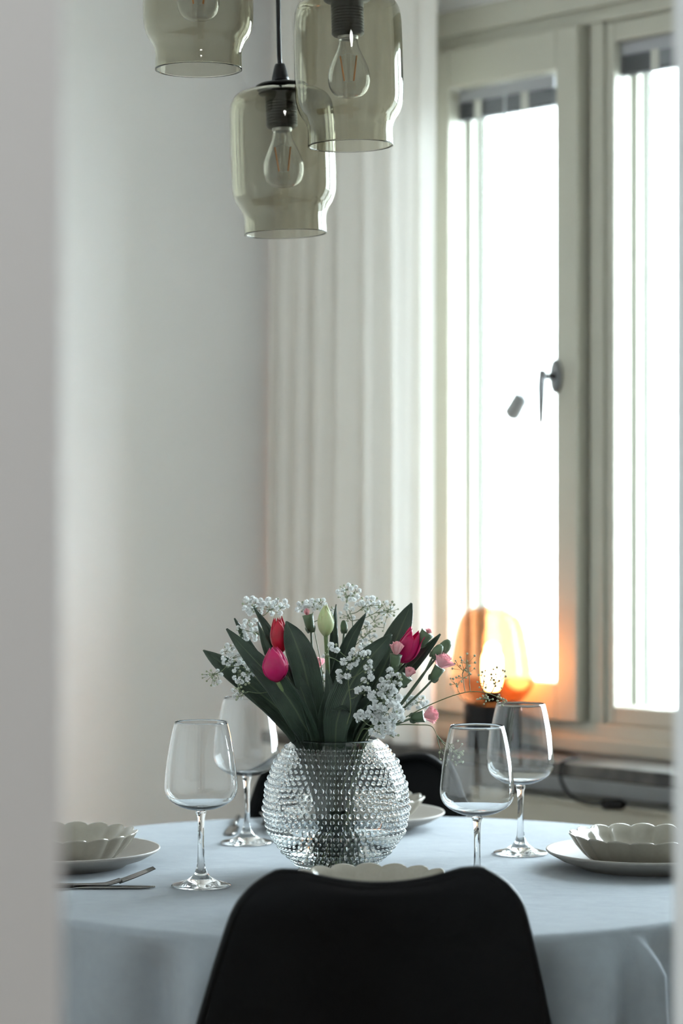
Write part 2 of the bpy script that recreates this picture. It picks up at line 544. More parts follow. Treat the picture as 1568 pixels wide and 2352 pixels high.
# radiator under the sill
rad = thing('radiator', 'pale enamelled panel radiator under the window sill', 'radiator', W(0.7, 0.1, 0.12))
def rpart(name, *a):
    me = wbox(MB(), *a).mesh(name, False); me.transform(Matrix.Translation(-Vector(rad.location)))
    o = put(name, me, M_rad, rad); bevel(o, 0.004); return o
rpart('front_panel', -0.03, 1.7, 0.118, 0.13, 0.13, 0.655)
rpart('back_panel', -0.03, 1.7, 0.045, 0.057, 0.13, 0.655)
rpart('top_grille', -0.035, 1.705, 0.04, 0.135, 0.655, 0.667)
for uu in (0.0, 1.4):
    rpart('foot', uu, uu + 0.04, 0.07, 0.105, 0.0, 0.13)

# balcony outside: boarded side wall, unseen slab added to shade it, street far below
M_board = mat('balcony_boards', lin(204, 202, 198), 0.8)
bw = struct('wall_outside', 'pale boarded side wall of the balcony outside the window')
pm = MB().box((0, -0.086, 0), (0.02, 0.086, 3.1)).mesh('plank', False)
for i in range(13):
    p = put('plank', pm, M_board, bw)
    p.location = W(-0.95, -0.34 - i * 0.176, -0.3); p.rotation_euler = (0, 0, WROT)
put('backing', wbox(MB(), -1.05, -0.951, -2.55, -0.25, -0.3, 2.8), mat('board_gap', lin(180, 178, 174), 0.9), bw, smooth=False)
mb = MB(); wbox(mb, -1.1, 1.2, -1.5, -TH - 0.002, 2.8, 2.95)
struct('added_balcony_slab', 'unseen concrete slab added to shade the balcony wall', mb, mat('balcony_concrete', lin(188, 186, 180), 0.9))
mb = MB(); wbox(mb, -1.1, 1.2, -1.5, -TH - 0.002, -0.3, -0.15)
struct('floor_balcony', 'concrete balcony floor', mb, MATS['balcony_concrete'])
mb = MB(); wbox(mb, -60, 60, -80, -TH - 0.3, -6.1, -6.0)
struct('floor_street', 'pale ground far below the window', mb, mat('street_ground', lin(150, 150, 146), 0.9))

# ------------------------------------------------------------------ added hall lamp, unseen behind the camera, lighting the door jamb
hl = thing('added_hall_light_offscreen', 'round white ceiling lamp added out of view in the hall', 'lamp', W(3.6, 3.3, CEIL))
put('rim', MB().lathe([(0, 0), (0.2, 0), (0.205, -0.03), (0.19, -0.03), (0.19, -0.02), (0, -0.02)], 40), M_frame, hl)
put('diffuser', MB().lathe([(0, -0.075), (0.1, -0.07), (0.16, -0.05), (0.188, -0.025), (0, -0.022)], 40), emit('added_hall_glow', (0.96, 0.985, 1.0, 1), 48.0), hl)

# ------------------------------------------------------------------ curtain
ct = MB()
cu0, cu1 = -0.742, -0.108
rows = []
random.seed(11)
NF = 7
ph = [random.uniform(-0.5, 0.5) for _ in range(NF + 2)]
amp = [random.uniform(0.7, 1.2) for _ in range(NF + 2)]
NU, NZ = 300, 40
for j in range(NZ + 1):
    tz = j / NZ; z = 0.015 + (2.56 - 0.015) * tz
    flare = (1 - tz) ** 1.6
    row = []
    for i in range(NU + 1):
        s = i / NU
        k = s * NF
        kk = int(min(k, NF - 1))
        a = amp[kk] * (1 - (k - kk)) + amp[kk + 1] * (k - kk)
        p = ph[kk] * (1 - (k - kk)) + ph[kk + 1] * (k - kk)
        wv = math.sin(2 * math.pi * k + p * 1.6 + 0.5 * math.sin(3 * tz + kk))
        wv2 = math.sin(2 * math.pi * k * 2.3 + 1.3 + tz * 1.2) * 0.22
        n = 0.155 - 0.085 * s ** 2.2 + (0.021 * wv * a + 0.014 * wv2) * (0.75 + 0.45 * flare)
        u = cu1 + (cu0 - cu1) * s * (1 + 0.055 * flare)
        u += 0.008 * math.cos(2 * math.pi * k + p) * (0.8 + 0.4 * flare)
        row.append(W(u, n, z))
    rows.append(row)
ct.grid(rows)
curt = thing('curtain', 'long off-white linen curtain hanging in folds beside the window', 'curtain', W(-0.4, 0.15, 0.0))
me = ct.mesh('drape'); me.transform(Matrix.Translation(-Vector(curt.location)))
put('drape', me, M_linen, curt)
cr = MB().tube([W(-0.79, 0.15, 2.575), W(2.2, 0.15, 2.575)], 0.012, 12)
tag(put('curtain_rail', cr, M_frame), 'white curtain rail along the ceiling above the window', 'rail')

# ------------------------------------------------------------------ table and cloth
TC = Vector((0.044, 3.49, 0.0)); TR = 0.60; TZ = 0.74
tb = thing('dining_table', 'round pedestal dining table under the blue-grey cloth', 'table', TC)
put('tabletop', MB().lathe([(0, 0.712), (0.57, 0.712), (0.592, 0.722), (0.592, 0.734), (0.588, 0.737), (0, 0.737)], 96), M_wood, tb)
put('pedestal', MB().lathe([(0, 0.03), (0.16, 0.03), (0.06, 0.10), (0.038, 0.3), (0.04, 0.5), (0.09, 0.68), (0.2, 0.711), (0, 0.711)], 48), M_wood, tb)
put('base', MB().lathe([(0, 0), (0.32, 0), (0.32, 0.008), (0.16, 0.03), (0, 0.03)], 64), M_wood, tb)

def fold(th):
    """outward fold amount of the hanging cloth at angle th (0..1.6)"""
    v = 0.0
    for c, w, a in FOLDS:
        d = (th - c + math.pi) % (2 * math.pi) - math.pi
        v += a * math.exp(-(d / w) ** 2)
    return v
FOLDS = []
random.seed(5)
def ang(x, y): return math.atan2(y - TC.y, x - TC.x)
ridge = ang(0.362, 2.983)
FOLDS.append((ridge, 0.021, 1.8))
FOLDS.append((ridge + 0.11, 0.07, -0.35))
FOLDS.append((ang(0.310, 2.952), 0.055, 0.75))
FOLDS.append((ang(0.232, 2.92), 0.045, -0.75))
FOLDS.append((ang(-0.166, 2.928), 0.055, 0.75))
FOLDS.append((ang(-0.235, 2.958), 0.05, -0.6))
FOLDS.append((ang(-0.42, 3.05), 0.09, 0.5))
a = ridge + 0.42
while a < ridge + 2 * math.pi - 1.9:
    FOLDS.append((a, random.uniform(0.06, 0.1), random.uniform(0.6, 1.1)))
    a += random.uniform(0.26, 0.4)
NT = 420
rows = []
def clothtop(r, th):
    x, y = TC.x + r * math.cos(th), TC.y + r * math.sin(th)
    return 0.0
prof = [(r, TZ) for r in (0.0, 0.05, 0.1, 0.16, 0.22, 0.28, 0.34, 0.40, 0.46, 0.51, 0.55, 0.575, 0.588)]
vs, fs = [Vector((TC.x, TC.y, TZ))], []
rings = []
def ringadd(fn):
    ids = []
    for k in range(NT):
        th = 2 * math.pi * k / NT
        ids.append(len(vs)); vs.append(fn(th))
    rings.append(ids)
for r, z in prof[1:]:
    ringadd(lambda th, r=r, z=z: Vector((TC.x + r * math.cos(th), TC.y + r * math.sin(th), z)))
for q in (0.25, 0.5, 0.75, 1.0):       # rounded edge
    aa = q * math.pi / 2
    ringadd(lambda th, aa=aa: Vector((TC.x + (0.590 + 0.010 * math.sin(aa)) * math.cos(th), TC.y + (0.590 + 0.010 * math.sin(aa)) * math.sin(th), TZ - 0.010 * (1 - math.cos(aa)))))
for q in range(1, 15):
    d = q / 14
    z = TZ - 0.010 - 0.20 * d
    def fn(th, d=d, z=z):
        f = fold(th)
        grow = min(1.0, d * 5.0) ** 0.8
        r = 0.600 + 0.030 * f * grow + 0.028 * d * f - 0.014 * d
        r += 0.004 * math.sin(th * 23 + 4 * d) * grow
        return Vector((TC.x + r * math.cos(th), TC.y + r * math.sin(th), z + 0.006 * math.sin(th * 5)  * d))
    ringadd(fn)
for k in range(NT): fs.append((0, rings[0][k], rings[0][(k + 1) % NT]))
for A, B in zip(rings[:-1], rings[1:]):
    for k in range(NT):
        k2 = (k + 1) % NT
        fs.append((A[k], B[k], B[k2], A[k2]))
me = MB().add(vs, fs).mesh('tablecloth'); me.transform(Matrix.Translation(-TC))
tcl = put('tablecloth', me, M_cloth, loc=TC)
sd = tcl.modifiers.new('thickness', 'SOLIDIFY'); sd.thickness = 0.0012; sd.offset = -1
tag(tcl, 'blue-grey linen cloth draped over the round table', 'tablecloth')

# ------------------------------------------------------------------ chairs
def make_chair(label):
    t = thing('dining_chair', label, 'chair', group='black shell chairs at the round table')
    # local: +y is the way the sitter faces, back towards -y
    # profile along the shell: (y, z, half width, side curl forward, side curl up)
    pr = [(0.235, 0.425, 0.205, 0.0, 0.004), (0.225, 0.445, 0.215, 0.0, 0.006), (0.17, 0.452, 0.228, 0.0, 0.014), (0.08, 0.446, 0.236, 0.0, 0.03),
          (-0.02, 0.438, 0.240, 0.0, 0.055), (-0.10, 0.440, 0.242, 0.01, 0.075), (-0.155, 0.462, 0.240, 0.035, 0.075), (-0.185, 0.50, 0.235, 0.058, 0.055),
          (-0.203, 0.56, 0.224, 0.062, 0.03), (-0.215, 0.63, 0.208, 0.055, 0.012), (-0.226, 0.70, 0.192, 0.045, 0.004), (-0.234, 0.755, 0.178, 0.036, 0.0),
          (-0.240, 0.790, 0.166, 0.030, 0.0), (-0.242, 0.808, 0.152, 0.027, 0.0), (-0.2415, 0.818, 0.136, 0.024, 0.0), (-0.238, 0.8235, 0.118, 0.02, 0.0)]
    prs = []
    n = len(pr)
    pts3 = spline([Vector((p[0], p[1], p[2])) for p in pr], 60)
    crv = spline([Vector((p[3], p[4], 0)) for p in pr], 60)
    rows = []
    NUc = 24
    for i in range(60):
        y, z, w = pts3[i]
        cf, cu, _ = crv[i]
        row = []
        tv = i / 59
        for j in range(NUc + 1):
            s = -1 + 2 * j / NUc
            b = abs(s) ** 2.2
            lift = 0.0
            if tv > 0.6:      # top edge a little higher at the corners than in the middle
                lift = 0.014 * ((tv - 0.6) / 0.4) ** 2 * (min(1, abs(s) / 0.8) ** 2)
            row.append(Vector((w * s, y + cf * b, (z + cu * b + lift) * 0.99)))
        rows.append(row)
    sh = put('shell', MB().grid(rows).mesh('shell'), M_black, t)
    sdm = sh.modifiers.new('thickness', 'SOLIDIFY'); sdm.thickness = 0.007; sdm.offset = 0
    bv = sh.modifiers.new('round', 'BEVEL'); bv.width = 0.003; bv.segments = 3; bv.limit_method = 'ANGLE'
    # rolled lip round the edge of the shell
    lipp = [rows[i][0] for i in range(2, 60)] + [rows[59][j] for j in range(1, NUc)] + [rows[59 - i][NUc] for i in range(0, 58)]
    lip = []
    for p in lipp: lip.append(p + Vector((0, 0.003, 0)))
    put('shell_lip', MB().tube(spline(lip, 150), 0.0075, 8), M_black, t)
    # cushion
    cu = MB()
    rws = []
    for i in range(15):
        v = -1 + 2 * i / 14
        row = []
        for j in range(17):
            s = -1 + 2 * j / 16
            # square to disc for rounded corners
            xx = s * math.sqrt(max(0, 1 - 0.35 * v * v)); yy = v * math.sqrt(max(0, 1 - 0.35 * s * s))
            e = max(abs(s), abs(v))
            h = 0.026 * (1 - e ** 6)
            row.append(Vector((0.185 * xx, 0.055 + 0.165 * yy, 0.452 + h + 0.02 * xx * xx)))
        rws.append(row)
    cs = put('seat_cushion', cu.grid(rws).mesh('seat_cushion'), M_blackpad, t)
    s2 = cs.modifiers.new('thickness', 'SOLIDIFY'); s2.thickness = 0.006; s2.offset = -1
    for sx in (-1, 1):
        for sy in (-1, 1):
            leg = MB().tube([(sx * 0.10, 0.02 + sy * 0.10, 0.432), (sx * 0.155, 0.02 + sy * 0.155, 0.2), (sx * 0.20, 0.02 + sy * 0.20, 0.0)], [0.017, 0.017, 0.011], 12)
            put('leg', leg, M_beech, t)
    for s in (-1, 1):
        put('cross_brace', MB().tube([(-0.12, 0.02 - s * 0.12, 0.35), (0.12, 0.02 + s * 0.12, 0.35)], 0.005, 8), M_blackmetal, t)
    put('seat_bracket', MB().box((-0.11, -0.09, 0.425), (0.11, 0.13, 0.432)), M_blackmetal, t, smooth=False)
    return t
ch = make_chair('black plastic shell chair with its back to the doorway')
ch.location = (0.0225, 3.045, 0); ch.rotation_euler = (0, 0, math.radians(6))
copy_tree(ch, (0.012, 3.965, 0), math.radians(176), 'black plastic shell chair on the far side of the vase')

# ------------------------------------------------------------------ plates, bowls
def make_plate():
    return MB().lathe([(0, 0.003), (0.078, 0.003), (0.082, 0.0), (0.090, 0.0), (0.094, 0.004), (0.118, 0.011), (0.137, 0.0215), (0.1395, 0.0245), (0.1388, 0.0262), (0.1365, 0.0255),
                       (0.118, 0.0155), (0.096, 0.0085), (0.088, 0.0065), (0, 0.0065)], 96).mesh('plate')
def make_bowl():
    NS = 18
    def rf(r, z, a):
        k = min(1.0, max(0.0, (z - 0.003) / 0.03))
        c = abs(math.cos(a * NS / 2))
        return r * (1 - 0.060 * k * (1 - c ** 0.8) * (1.0 if r > 0.05 else 0))
    mb = MB()
    prof = [(0, 0.002), (0.062, 0.002), (0.064, 0.0), (0.070, 0.0), (0.074, 0.003), (0.086, 0.013), (0.098, 0.027), (0.106, 0.0385), (0.1075, 0.0405), (0.1068, 0.0418), (0.1045, 0.041),
            (0.0955, 0.029), (0.083, 0.0155), (0.071, 0.0068), (0.066, 0.0055), (0, 0.0055)]
    mb.lathe(prof, NS * 10, rfun=rf)
    # the rim rises at each petal
    out = []
    for (x, y, z) in mb.v:
        a = math.atan2(y, x); k = max(0.0, (z - 0.030) / 0.012)
        out.append((x, y, z + k * 0.0042 * (abs(math.cos(a * NS / 2)) ** 0.7 - 0.6)))
    mb.v = out
    return mb.mesh('bowl')
plate_me, bowl_me = make_plate(), make_bowl()
plate_me.materials.append(M_plate); bowl_me.materials.append(M_bowl)
TT = TZ + 0.0006
sets = [(-0.402, 3.50, 'by the grey wall side, next to the fork and knife', 0.1), (0.434, 3.482, 'on the window side, right of the two wine glasses', 0.05),
        (0.038, 3.075, 'in front of the chair with its back to the doorway', 0.2), (0.028, 3.925, 'behind the hobnail vase', 0.0)]
where = ['beside the fork and knife near the door jamb', 'on the window side of the table', 'in front of the chair by the doorway', 'behind the hobnail vase before the far chair']
for (x, y, _, rz), wh in zip(sets, where):
    p = put('dinner_plate', plate_me, None, loc=(x, y, TT)); tag(p, 'matt off-white dinner plate ' + wh, 'plate', 'dinner plates on the table')
    b = put('scalloped_bowl', bowl_me, None, loc=(x, y, TT + 0.0067)); b.rotation_euler = (0, 0, rz)
    tag(b, 'glazed beige scalloped bowl on the plate ' + wh, 'bowl', 'scalloped bowls on the plates')

# ------------------------------------------------------------------ cutlery
def make_fork(label, loc, rz):
    t = thing('fork', label, 'fork', loc, rz, 'forks on the table')     # points along +x, tip at x = 0.2
    def zc(x): # side profile
        return 0.0032 + 0.010 * max(0, (x - 0.105)) / 0.03 * 0 + (0.004 * math.exp(-((x - 0.03) / 0.05) ** 2)) + (0.021 * ((x - 0.135) / 0.065) ** 1.2 if x > 0.135 else 0)
    rows = []
    for i in range(24):
        x = 0.155 * i / 23
        w = 0.0095 - 0.0055 * min(1, x / 0.085) if x < 0.11 else 0.004 + 0.008 * min(1, (x - 0.11) / 0.035)
        rows.append([Vector((x, w * s, zc(x) + 0.0012 * (1 - s * s))) for s in (-1, -0.6, 0, 0.6, 1)])
    h = put('handle', MB().grid(rows).mesh('handle'), M_steel, t)
    m = h.modifiers.new('t', 'SOLIDIFY'); m.thickness = 0.002; m.offset = -1
    for k in range(4):
        y0 = (-1.5 + k) * 0.0062
        pts = [Vector((0.152 + 0.05 * q, y0 * (1 + 0.03 * q), zc(0.152 + 0.05 * q) - 0.0006)) for q in (0, 0.25, 0.5, 0.75, 1.0)]
        put('tine', MB().tube(pts, [0.0017, 0.0016, 0.0015, 0.0013, 0.0007], 6), M_steel, t)
    return t
def make_knife(label, loc, rz):
    t = thing('knife', label, 'knife', loc, rz, 'knives on the table')
    hb = MB().tube([(0, 0, 0.004), (0.03, 0, 0.0042), (0.08, 0, 0.0036), (0.105, 0, 0.003)], [0.0036, 0.0044, 0.0036, 0.003], 10)
    put('handle', hb, M_steel, t)
    rows = []
    for i in range(16):
        q = i / 15; x = 0.10 + 0.115 * q
        w = 0.003 + 0.0065 * min(1, q / 0.15)
        tip = max(0, (q - 0.8) / 0.2)
        rows.append([Vector((x, -w * (1 - tip ** 2 * 0.9), 0.0022)), Vector((x, 0, 0.0034)), Vector((x, w * (1 - tip ** 3 * 0.4) - w * tip ** 2 * 0.55, 0.0026))])
    b = put('blade', MB().grid(rows).mesh('blade'), M_steel, t)
    m = b.modifiers.new('t', 'SOLIDIFY'); m.thickness = 0.0012; m.offset = -1
    return t
make_fork('steel fork with raised tines beside the plate near the door jamb', (-0.452, 3.262, TT), math.radians(14))
make_knife('slim steel knife beside the fork near the door jamb', (-0.468, 3.285, TT), math.radians(0.5))
make_fork('dark steel fork on the cloth behind the vase', (-0.128, 4.055, TT), math.radians(-86))
make_knife('dark steel knife on the cloth behind the far wine glass', (-0.172, 4.03, TT), math.radians(-91))

# ------------------------------------------------------------------ wine glasses
def make_glass(label):
    t = thing('wine_glass', label, 'wine glass', group='wine glasses on the table')
    outer = [(0.006, 0.104), (0.012, 0.1045), (0.022, 0.1065), (0.034, 0.1115), (0.0435, 0.1185), (0.0485, 0.127), (0.0500, 0.136), (0.0495, 0.147), (0.0472, 0.168), (0.0437, 0.190), (0.0395, 0.211), (0.0360, 0.2245)]
    o3 = spline([Vector((r, 0, z)) for r, z in outer], 44)
    outer = [(p.x, p.z) for p in o3]
    inner = []
    for i, (r, z) in enumerate(outer):
        a = outer[max(i - 1, 0)]; b = outer[min(i + 1, len(outer) - 1)]
        tx, tz = b[0] - a[0], b[1] - a[1]
        L = math.hypot(tx, tz); nx, nz = -tz / L, tx / L
        q = i / (len(outer) - 1)
        th = 0.0009 - 0.0004 * q + 0.003 * max(0, 1 - q * 3) ** 1.5
        inner.append((max(0.0, r + nx * th), z + nz * th))
    stem = [(0.0, 0.0008), (0.030, 0.0004), (0.0385, 0.0), (0.0408, 0.0008), (0.0410, 0.0018), (0.0385, 0.0032), (0.030, 0.0052), (0.020, 0.0085), (0.0125, 0.0135), (0.0085, 0.0185), (0.0058, 0.027), (0.0046, 0.040), (0.0042, 0.060), (0.0044, 0.080), (0.0052, 0.094), (0.0075, 0.101)]
    body = stem + outer + [(outer[-1][0] - 0.0005, outer[-1][1] + 0.0004)] + list(reversed(inner))
    body = [p for p in body if p[0] > 0.0005 or p is body[0]] + [(0.0, inner[0][1])]
    put('goblet', MB().lathe(body, 72), M_glass, t)
    return t
g = make_glass('empty wine glass nearest the fork and knife')
g.location = (-0.192, 3.306, TT)
copy_tree(g, (-0.146, 3.736, TT), 0.6, 'empty wine glass partly hidden by the vase and low tulip leaf')
copy_tree(g, (0.182, 3.246, TT), 1.1, 'empty wine glass behind the corner of the near chair back')
copy_tree(g, (0.268, 3.62, TT), 2.0, 'empty wine glass in front of the glowing table lamp')

# ------------------------------------------------------------------ hobnail vase
VX, VY = -0.0074, 3.44
vase = thing('hobnail_vase', 'round clear glass vase covered in hobnail beads holding the bouquet', 'vase', (VX, VY, TT))
vp = [(0.041, 0.0), (0.047, 0.0025), (0.060, 0.0135), (0.0775, 0.031), (0.0905, 0.048), (0.0985, 0.0655), (0.1022, 0.086), (0.1012, 0.110), (0.0965, 0.132), (0.088, 0.1535), (0.0755, 0.1735), (0.066, 0.1835), (0.0600, 0.1885)]
vps = [(p.x, p.z) for p in spline([Vector((r, 0, z)) for r, z in vp], 72)]
vin = []
for i, (r, z) in enumerate(vps):
    a = vps[max(i - 1, 0)]; b = vps[min(i + 1, len(vps) - 1)]
    tx, tz = b[0] - a[0], b[1] - a[1]; L = math.hypot(tx, tz)
    vin.append((r - tz / L * 0.0036, z + tx / L * 0.0036))
vin = [p for p in vin if p[1] > 0.010]
prof = [(0, 0.0012), (0.034, 0.0012), (0.037, 0.0)] + vps + [(0.0585, 0.1898), (0.057, 0.1892)] + list(reversed(vin)) + [(0.03, 0.0098), (0, 0.0098)]
put('glass_body', MB().lathe(prof, 120), M_vase, vase)
# water, its skin just inside the glass wall
wl = 0.060
wp = [(0, 0.0094)] + [(0.03, 0.0094)] + [(r + 0.0008, z) for r, z in vin if 0.011 < z < wl] 
wr = wp[-1][0]
wp += [(wr, wl), (0, wl)]
put('water', MB().lathe(wp, 96), M_water, vase)
# beads
def dome(r, h, seg=8):
    return MB().lathe([(r, -0.0004), (r * 0.96, h * 0.35), (r * 0.72, h * 0.75), (r * 0.36, h * 0.96), (0, h)], seg).mesh('hobnail', True, False)
kinds = [dome(0.0042, 0.0040, 10), dome(0.0031, 0.0028, 8), dome(0.0026, 0.0023, 8)]
for k in kinds: k.materials.append(M_vase)
# arc-length along the profile
acc, arc = 0.0, [0.0]
for a, b in zip(vps[:-1], vps[1:]):
    acc += math.hypot(b[0] - a[0], b[1] - a[1]); arc.append(acc)
def at_arc(s):
    for i in range(len(arc) - 1):
        if arc[i + 1] >= s:
            t = (s - arc[i]) / (arc[i + 1] - arc[i])
            r = vps[i][0] + (vps[i + 1][0] - vps[i][0]) * t; z = vps[i][1] + (vps[i + 1][1] - vps[i][1]) * t
            tx, tz = vps[i + 1][0] - vps[i][0], vps[i + 1][1] - vps[i][1]; L = math.hypot(tx, tz)
            return r, z, tz / L, -tx / L
    return None
s, pat, row = 0.012, [0, 1, 2, 1], 0
beads = []
while s < acc - 0.010:
    k = pat[row % 4]
    r, z, nr, nz = at_arc(s)
    npr = 60 if r > 0.05 else 48
    for q in range(npr):
        a = 2 * math.pi * (q + 0.5 * (row % 2)) / npr
        n = Vector((nr * math.cos(a), nr * math.sin(a), nz)); p = Vector((r * math.cos(a), r * math.sin(a), z))
        vis = n.dot((Vector((-VX, -VY, 0.33)) - p).normalized())
        sc = min(1.0, r / 0.095) ** 0.7
        beads.append((vis * (1.6 if k == 0 else 1.0), k, p, n, sc))
    s += (0.0098, 0.0086, 0.0072, 0.0086)[row % 4]
    row += 1
beads.sort(key=lambda b: -b[0])
up = Vector((0, 0, 1))
rest = MB()
for i, (_, k, p, n, sc) in enumerate(beads):
    M = Matrix.Translation(p) @ up.rotation_difference(n).to_matrix().to_4x4() @ Matrix.Scale(sc, 4)
    if i < 300:
        o = put('hobnail', kinds[k], None, vase); o.matrix_local = M
    else:
        me = kinds[k]
        rest.add([M @ v.co for v in me.vertices], [tuple(f.vertices) for f in me.polygons])
rme = rest.mesh('hobnail_rows', True, False)
o = put('hobnail_rows', rme, M_vase, vase); o['kind'] = 'stuff'

# ------------------------------------------------------------------ bouquet
M_leafT = mat('tulip_leaf', lin(52, 68, 52), 0.4, spec=0.45, var=(30, lin(36, 50, 40), 0.9), bump=(160, 0.25, 0.0006, (6, 6, 0.4)), translucent=0.08)
M_stemG = mat('flower_stem', lin(104, 122, 78), 0.5)
M_stemD = mat('carnation_stem', lin(78, 92, 72), 0.55)
M_twig = mat('gypsophila_twig', lin(92, 104, 70), 0.6)
M_petR = mat('tulip_petal_crimson', lin(182, 4, 42), 0.45, var=(60, lin(144, 0, 32), 0.7), sss=0.2, translucent=0.15)
M_petM = mat('tulip_petal_magenta', lin(188, 14, 92), 0.4, var=(50, lin(158, 4, 70), 0.7), sss=0.2, translucent=0.15)
M_petG = mat('tulip_petal_green', lin(168, 180, 128), 0.45, var=(40, lin(190, 190, 150), 0.6), sss=0.2)
M_petP = mat('carnation_petal', lin(240, 172, 180), 0.6, var=(90, lin(250, 208, 208), 0.8), translucent=0.25)
M_calyx = mat('carnation_calyx', lin(88, 106, 78), 0.5, var=(40, lin(70, 88, 62), 0.7))
M_white = mat('gypsophila_white', lin(228, 229, 227), 0.8, translucent=0.2)
M_bud = mat('gypsophila_bud', lin(150, 156, 128), 0.7)
YB = 3.44
def B(x, y, d=0.0): return PX(x, y, YB + d)

random.seed(21)
def in_vase(i):
    """a point near the bottom of the vase"""
    a = i * 2.399; r = 0.032 * math.sqrt((i % 7 + 0.6) / 7)
    return Vector((VX + r * math.cos(a), VY + r * math.sin(a), TT + 0.0125))
def neck(x, d=0.0):
    p = PX(x, 1700, YB + d)
    v = Vector((p.x - VX, p.y - VY)); L = v.length
    if L > 0.048: v *= 0.048 / L
    return Vector((VX + v.x, VY + v.y, TT + 0.187))

ACROSS = (-1, -0.82, -0.6, -0.35, -0.12, 0, 0.12, 0.35, 0.6, 0.82, 1)
def leaf_veins(m):
    nt = m.node_tree; b = nt.nodes['Principled BSDF']
    at = nt.nodes.new('ShaderNodeAttribute'); at.attribute_name = 'across'
    al = nt.nodes.new('ShaderNodeAttribute'); al.attribute_name = 'along'
    k = nt.nodes.new('ShaderNodeMath'); k.operation = 'MULTIPLY'; k.inputs[1].default_value = 60.0
    sn = nt.nodes.new('ShaderNodeMath'); sn.operation = 'SINE'
    bp = nt.nodes.new('ShaderNodeBump'); bp.inputs['Strength'].default_value = 0.3; bp.inputs['Distance'].default_value = 0.0006
    old = b.inputs['Normal'].links[0].from_socket
    nt.links.new(at.outputs['Fac'], k.inputs[0]); nt.links.new(k.outputs[0], sn.inputs[0])
    nt.links.new(sn.outputs[0], bp.inputs['Height']); nt.links.new(old, bp.inputs['Normal'])
    nt.links.new(bp.outputs['Normal'], b.inputs['Normal'])
    # pale midrib
    ab = nt.nodes.new('ShaderNodeMath'); ab.operation = 'ABSOLUTE'
    mr = nt.nodes.new('ShaderNodeMapRange'); mr.inputs['From Min'].default_value = 0.0; mr.inputs['From Max'].default_value = 0.10
    mr.inputs['To Min'].default_value = 0.35; mr.inputs['To Max'].default_value = 0.0
    ft = nt.nodes.new('ShaderNodeMapRange'); ft.inputs['From Min'].default_value = 0.0; ft.inputs['From Max'].default_value = 0.35
    ft.inputs['To Min'].default_value = 0.0; ft.inputs['To Max'].default_value = 0.0
    mxm = nt.nodes.new('ShaderNodeMath'); mxm.operation = 'MAXIMUM'
    mx = nt.nodes.new('ShaderNodeMix'); mx.data_type = 'RGBA'; mx.inputs['B'].default_value = lin(112, 128, 92)
    src = b.inputs['Base Color'].links[0].from_socket
    nt.links.new(at.outputs['Fac'], ab.inputs[0]); nt.links.new(ab.outputs[0], mr.inputs['Value'])
    nt.links.new(al.outputs['Fac'], ft.inputs['Value'])
    nt.links.new(mr.outputs['Result'], mxm.inputs[0]); nt.links.new(ft.outputs['Result'], mxm.inputs[1])
    nt.links.new(mxm.outputs[0], mx.inputs['Factor']); nt.links.new(src, mx.inputs['A'])
    nt.links.new(mx.outputs['Result'], b.inputs['Base Color'])
leaf_veins(M_leafT)
def leaf_mesh(pts, wpx, face=(0, -1, 0.15), fold=0.25, twist=0.0, base_w=0.2, peak=0.45):
    sp = spline(pts, 22)
    w = wpx / 1614.0 / 2
    rows = []
    face = Vector(face).normalized()
    for i, p in enumerate(sp):
        t = i / 21
        T = (sp[min(i + 1, 21)] - sp[max(i - 1, 0)]).normalized()
        S = T.cross(face)
        S = S.normalized() if S.length > 1e-4 else Vector((1, 0, 0))
        if twist: S = Matrix.Rotation(twist * (t - 0.4), 3, T) @ S
        N = S.cross(T).normalized()
        if t < peak: ww = base_w + (1 - base_w) * math.sin(t / peak * math.pi / 2)
        else: ww = max(0.02, math.cos((t - peak) / (1 - peak) * math.pi / 2)) ** 0.75
        row = []
        for s in ACROSS:
            wob = 0.002 * math.sin(9 * t + 3 * s) * abs(s)
            row.append(p + S * (s * w * ww) + N * (fold * w * ww * (abs(s) ** 1.5) + wob))
        rows.append(row)
    me = MB().grid(rows).mesh('leaf')
    at = me.attributes.new('across', 'FLOAT', 'POINT')
    at.data.foreach_set('value', [s for _ in range(len(rows)) for s in ACROSS])
    al = me.attributes.new('along', 'FLOAT', 'POINT')
    al.data.foreach_set('value', [i / 21 for i in range(len(rows)) for s in ACROSS])
    return me

def add_leaf(parent, pts, wpx, **kw):
    b0 = Vector(pts[0])
    if abs(b0.z - (TT + 0.187)) < 0.03:      # the foot of the leaf reaches down into the vase
        pts = [Vector((VX + (b0.x - VX) * 0.45, VY + (b0.y - VY) * 0.6, TT + random.uniform(0.035, 0.10)))] + list(pts)
    me = leaf_mesh(pts, wpx, **kw); me.transform(Matrix.Translation(-Vector(parent.location)))
    o = put('leaf', me, M_leafT, parent)
    m = o.modifiers.new('t', 'SOLIDIFY'); m.thickness = 0.0009; m.offset = 0
    return o

def frame_to(axis):
    return up.rotation_difference(Vector(axis).normalized()).to_matrix().to_4x4()

def stem_to(parent, pts, r, m, name='stem', seg=8):
    mb = MB().tube(spline(pts, 24), r, seg)
    me = mb.mesh(name); me.transform(Matrix.Translation(-Vector(parent.location)))
    return put(name, me, m, parent)

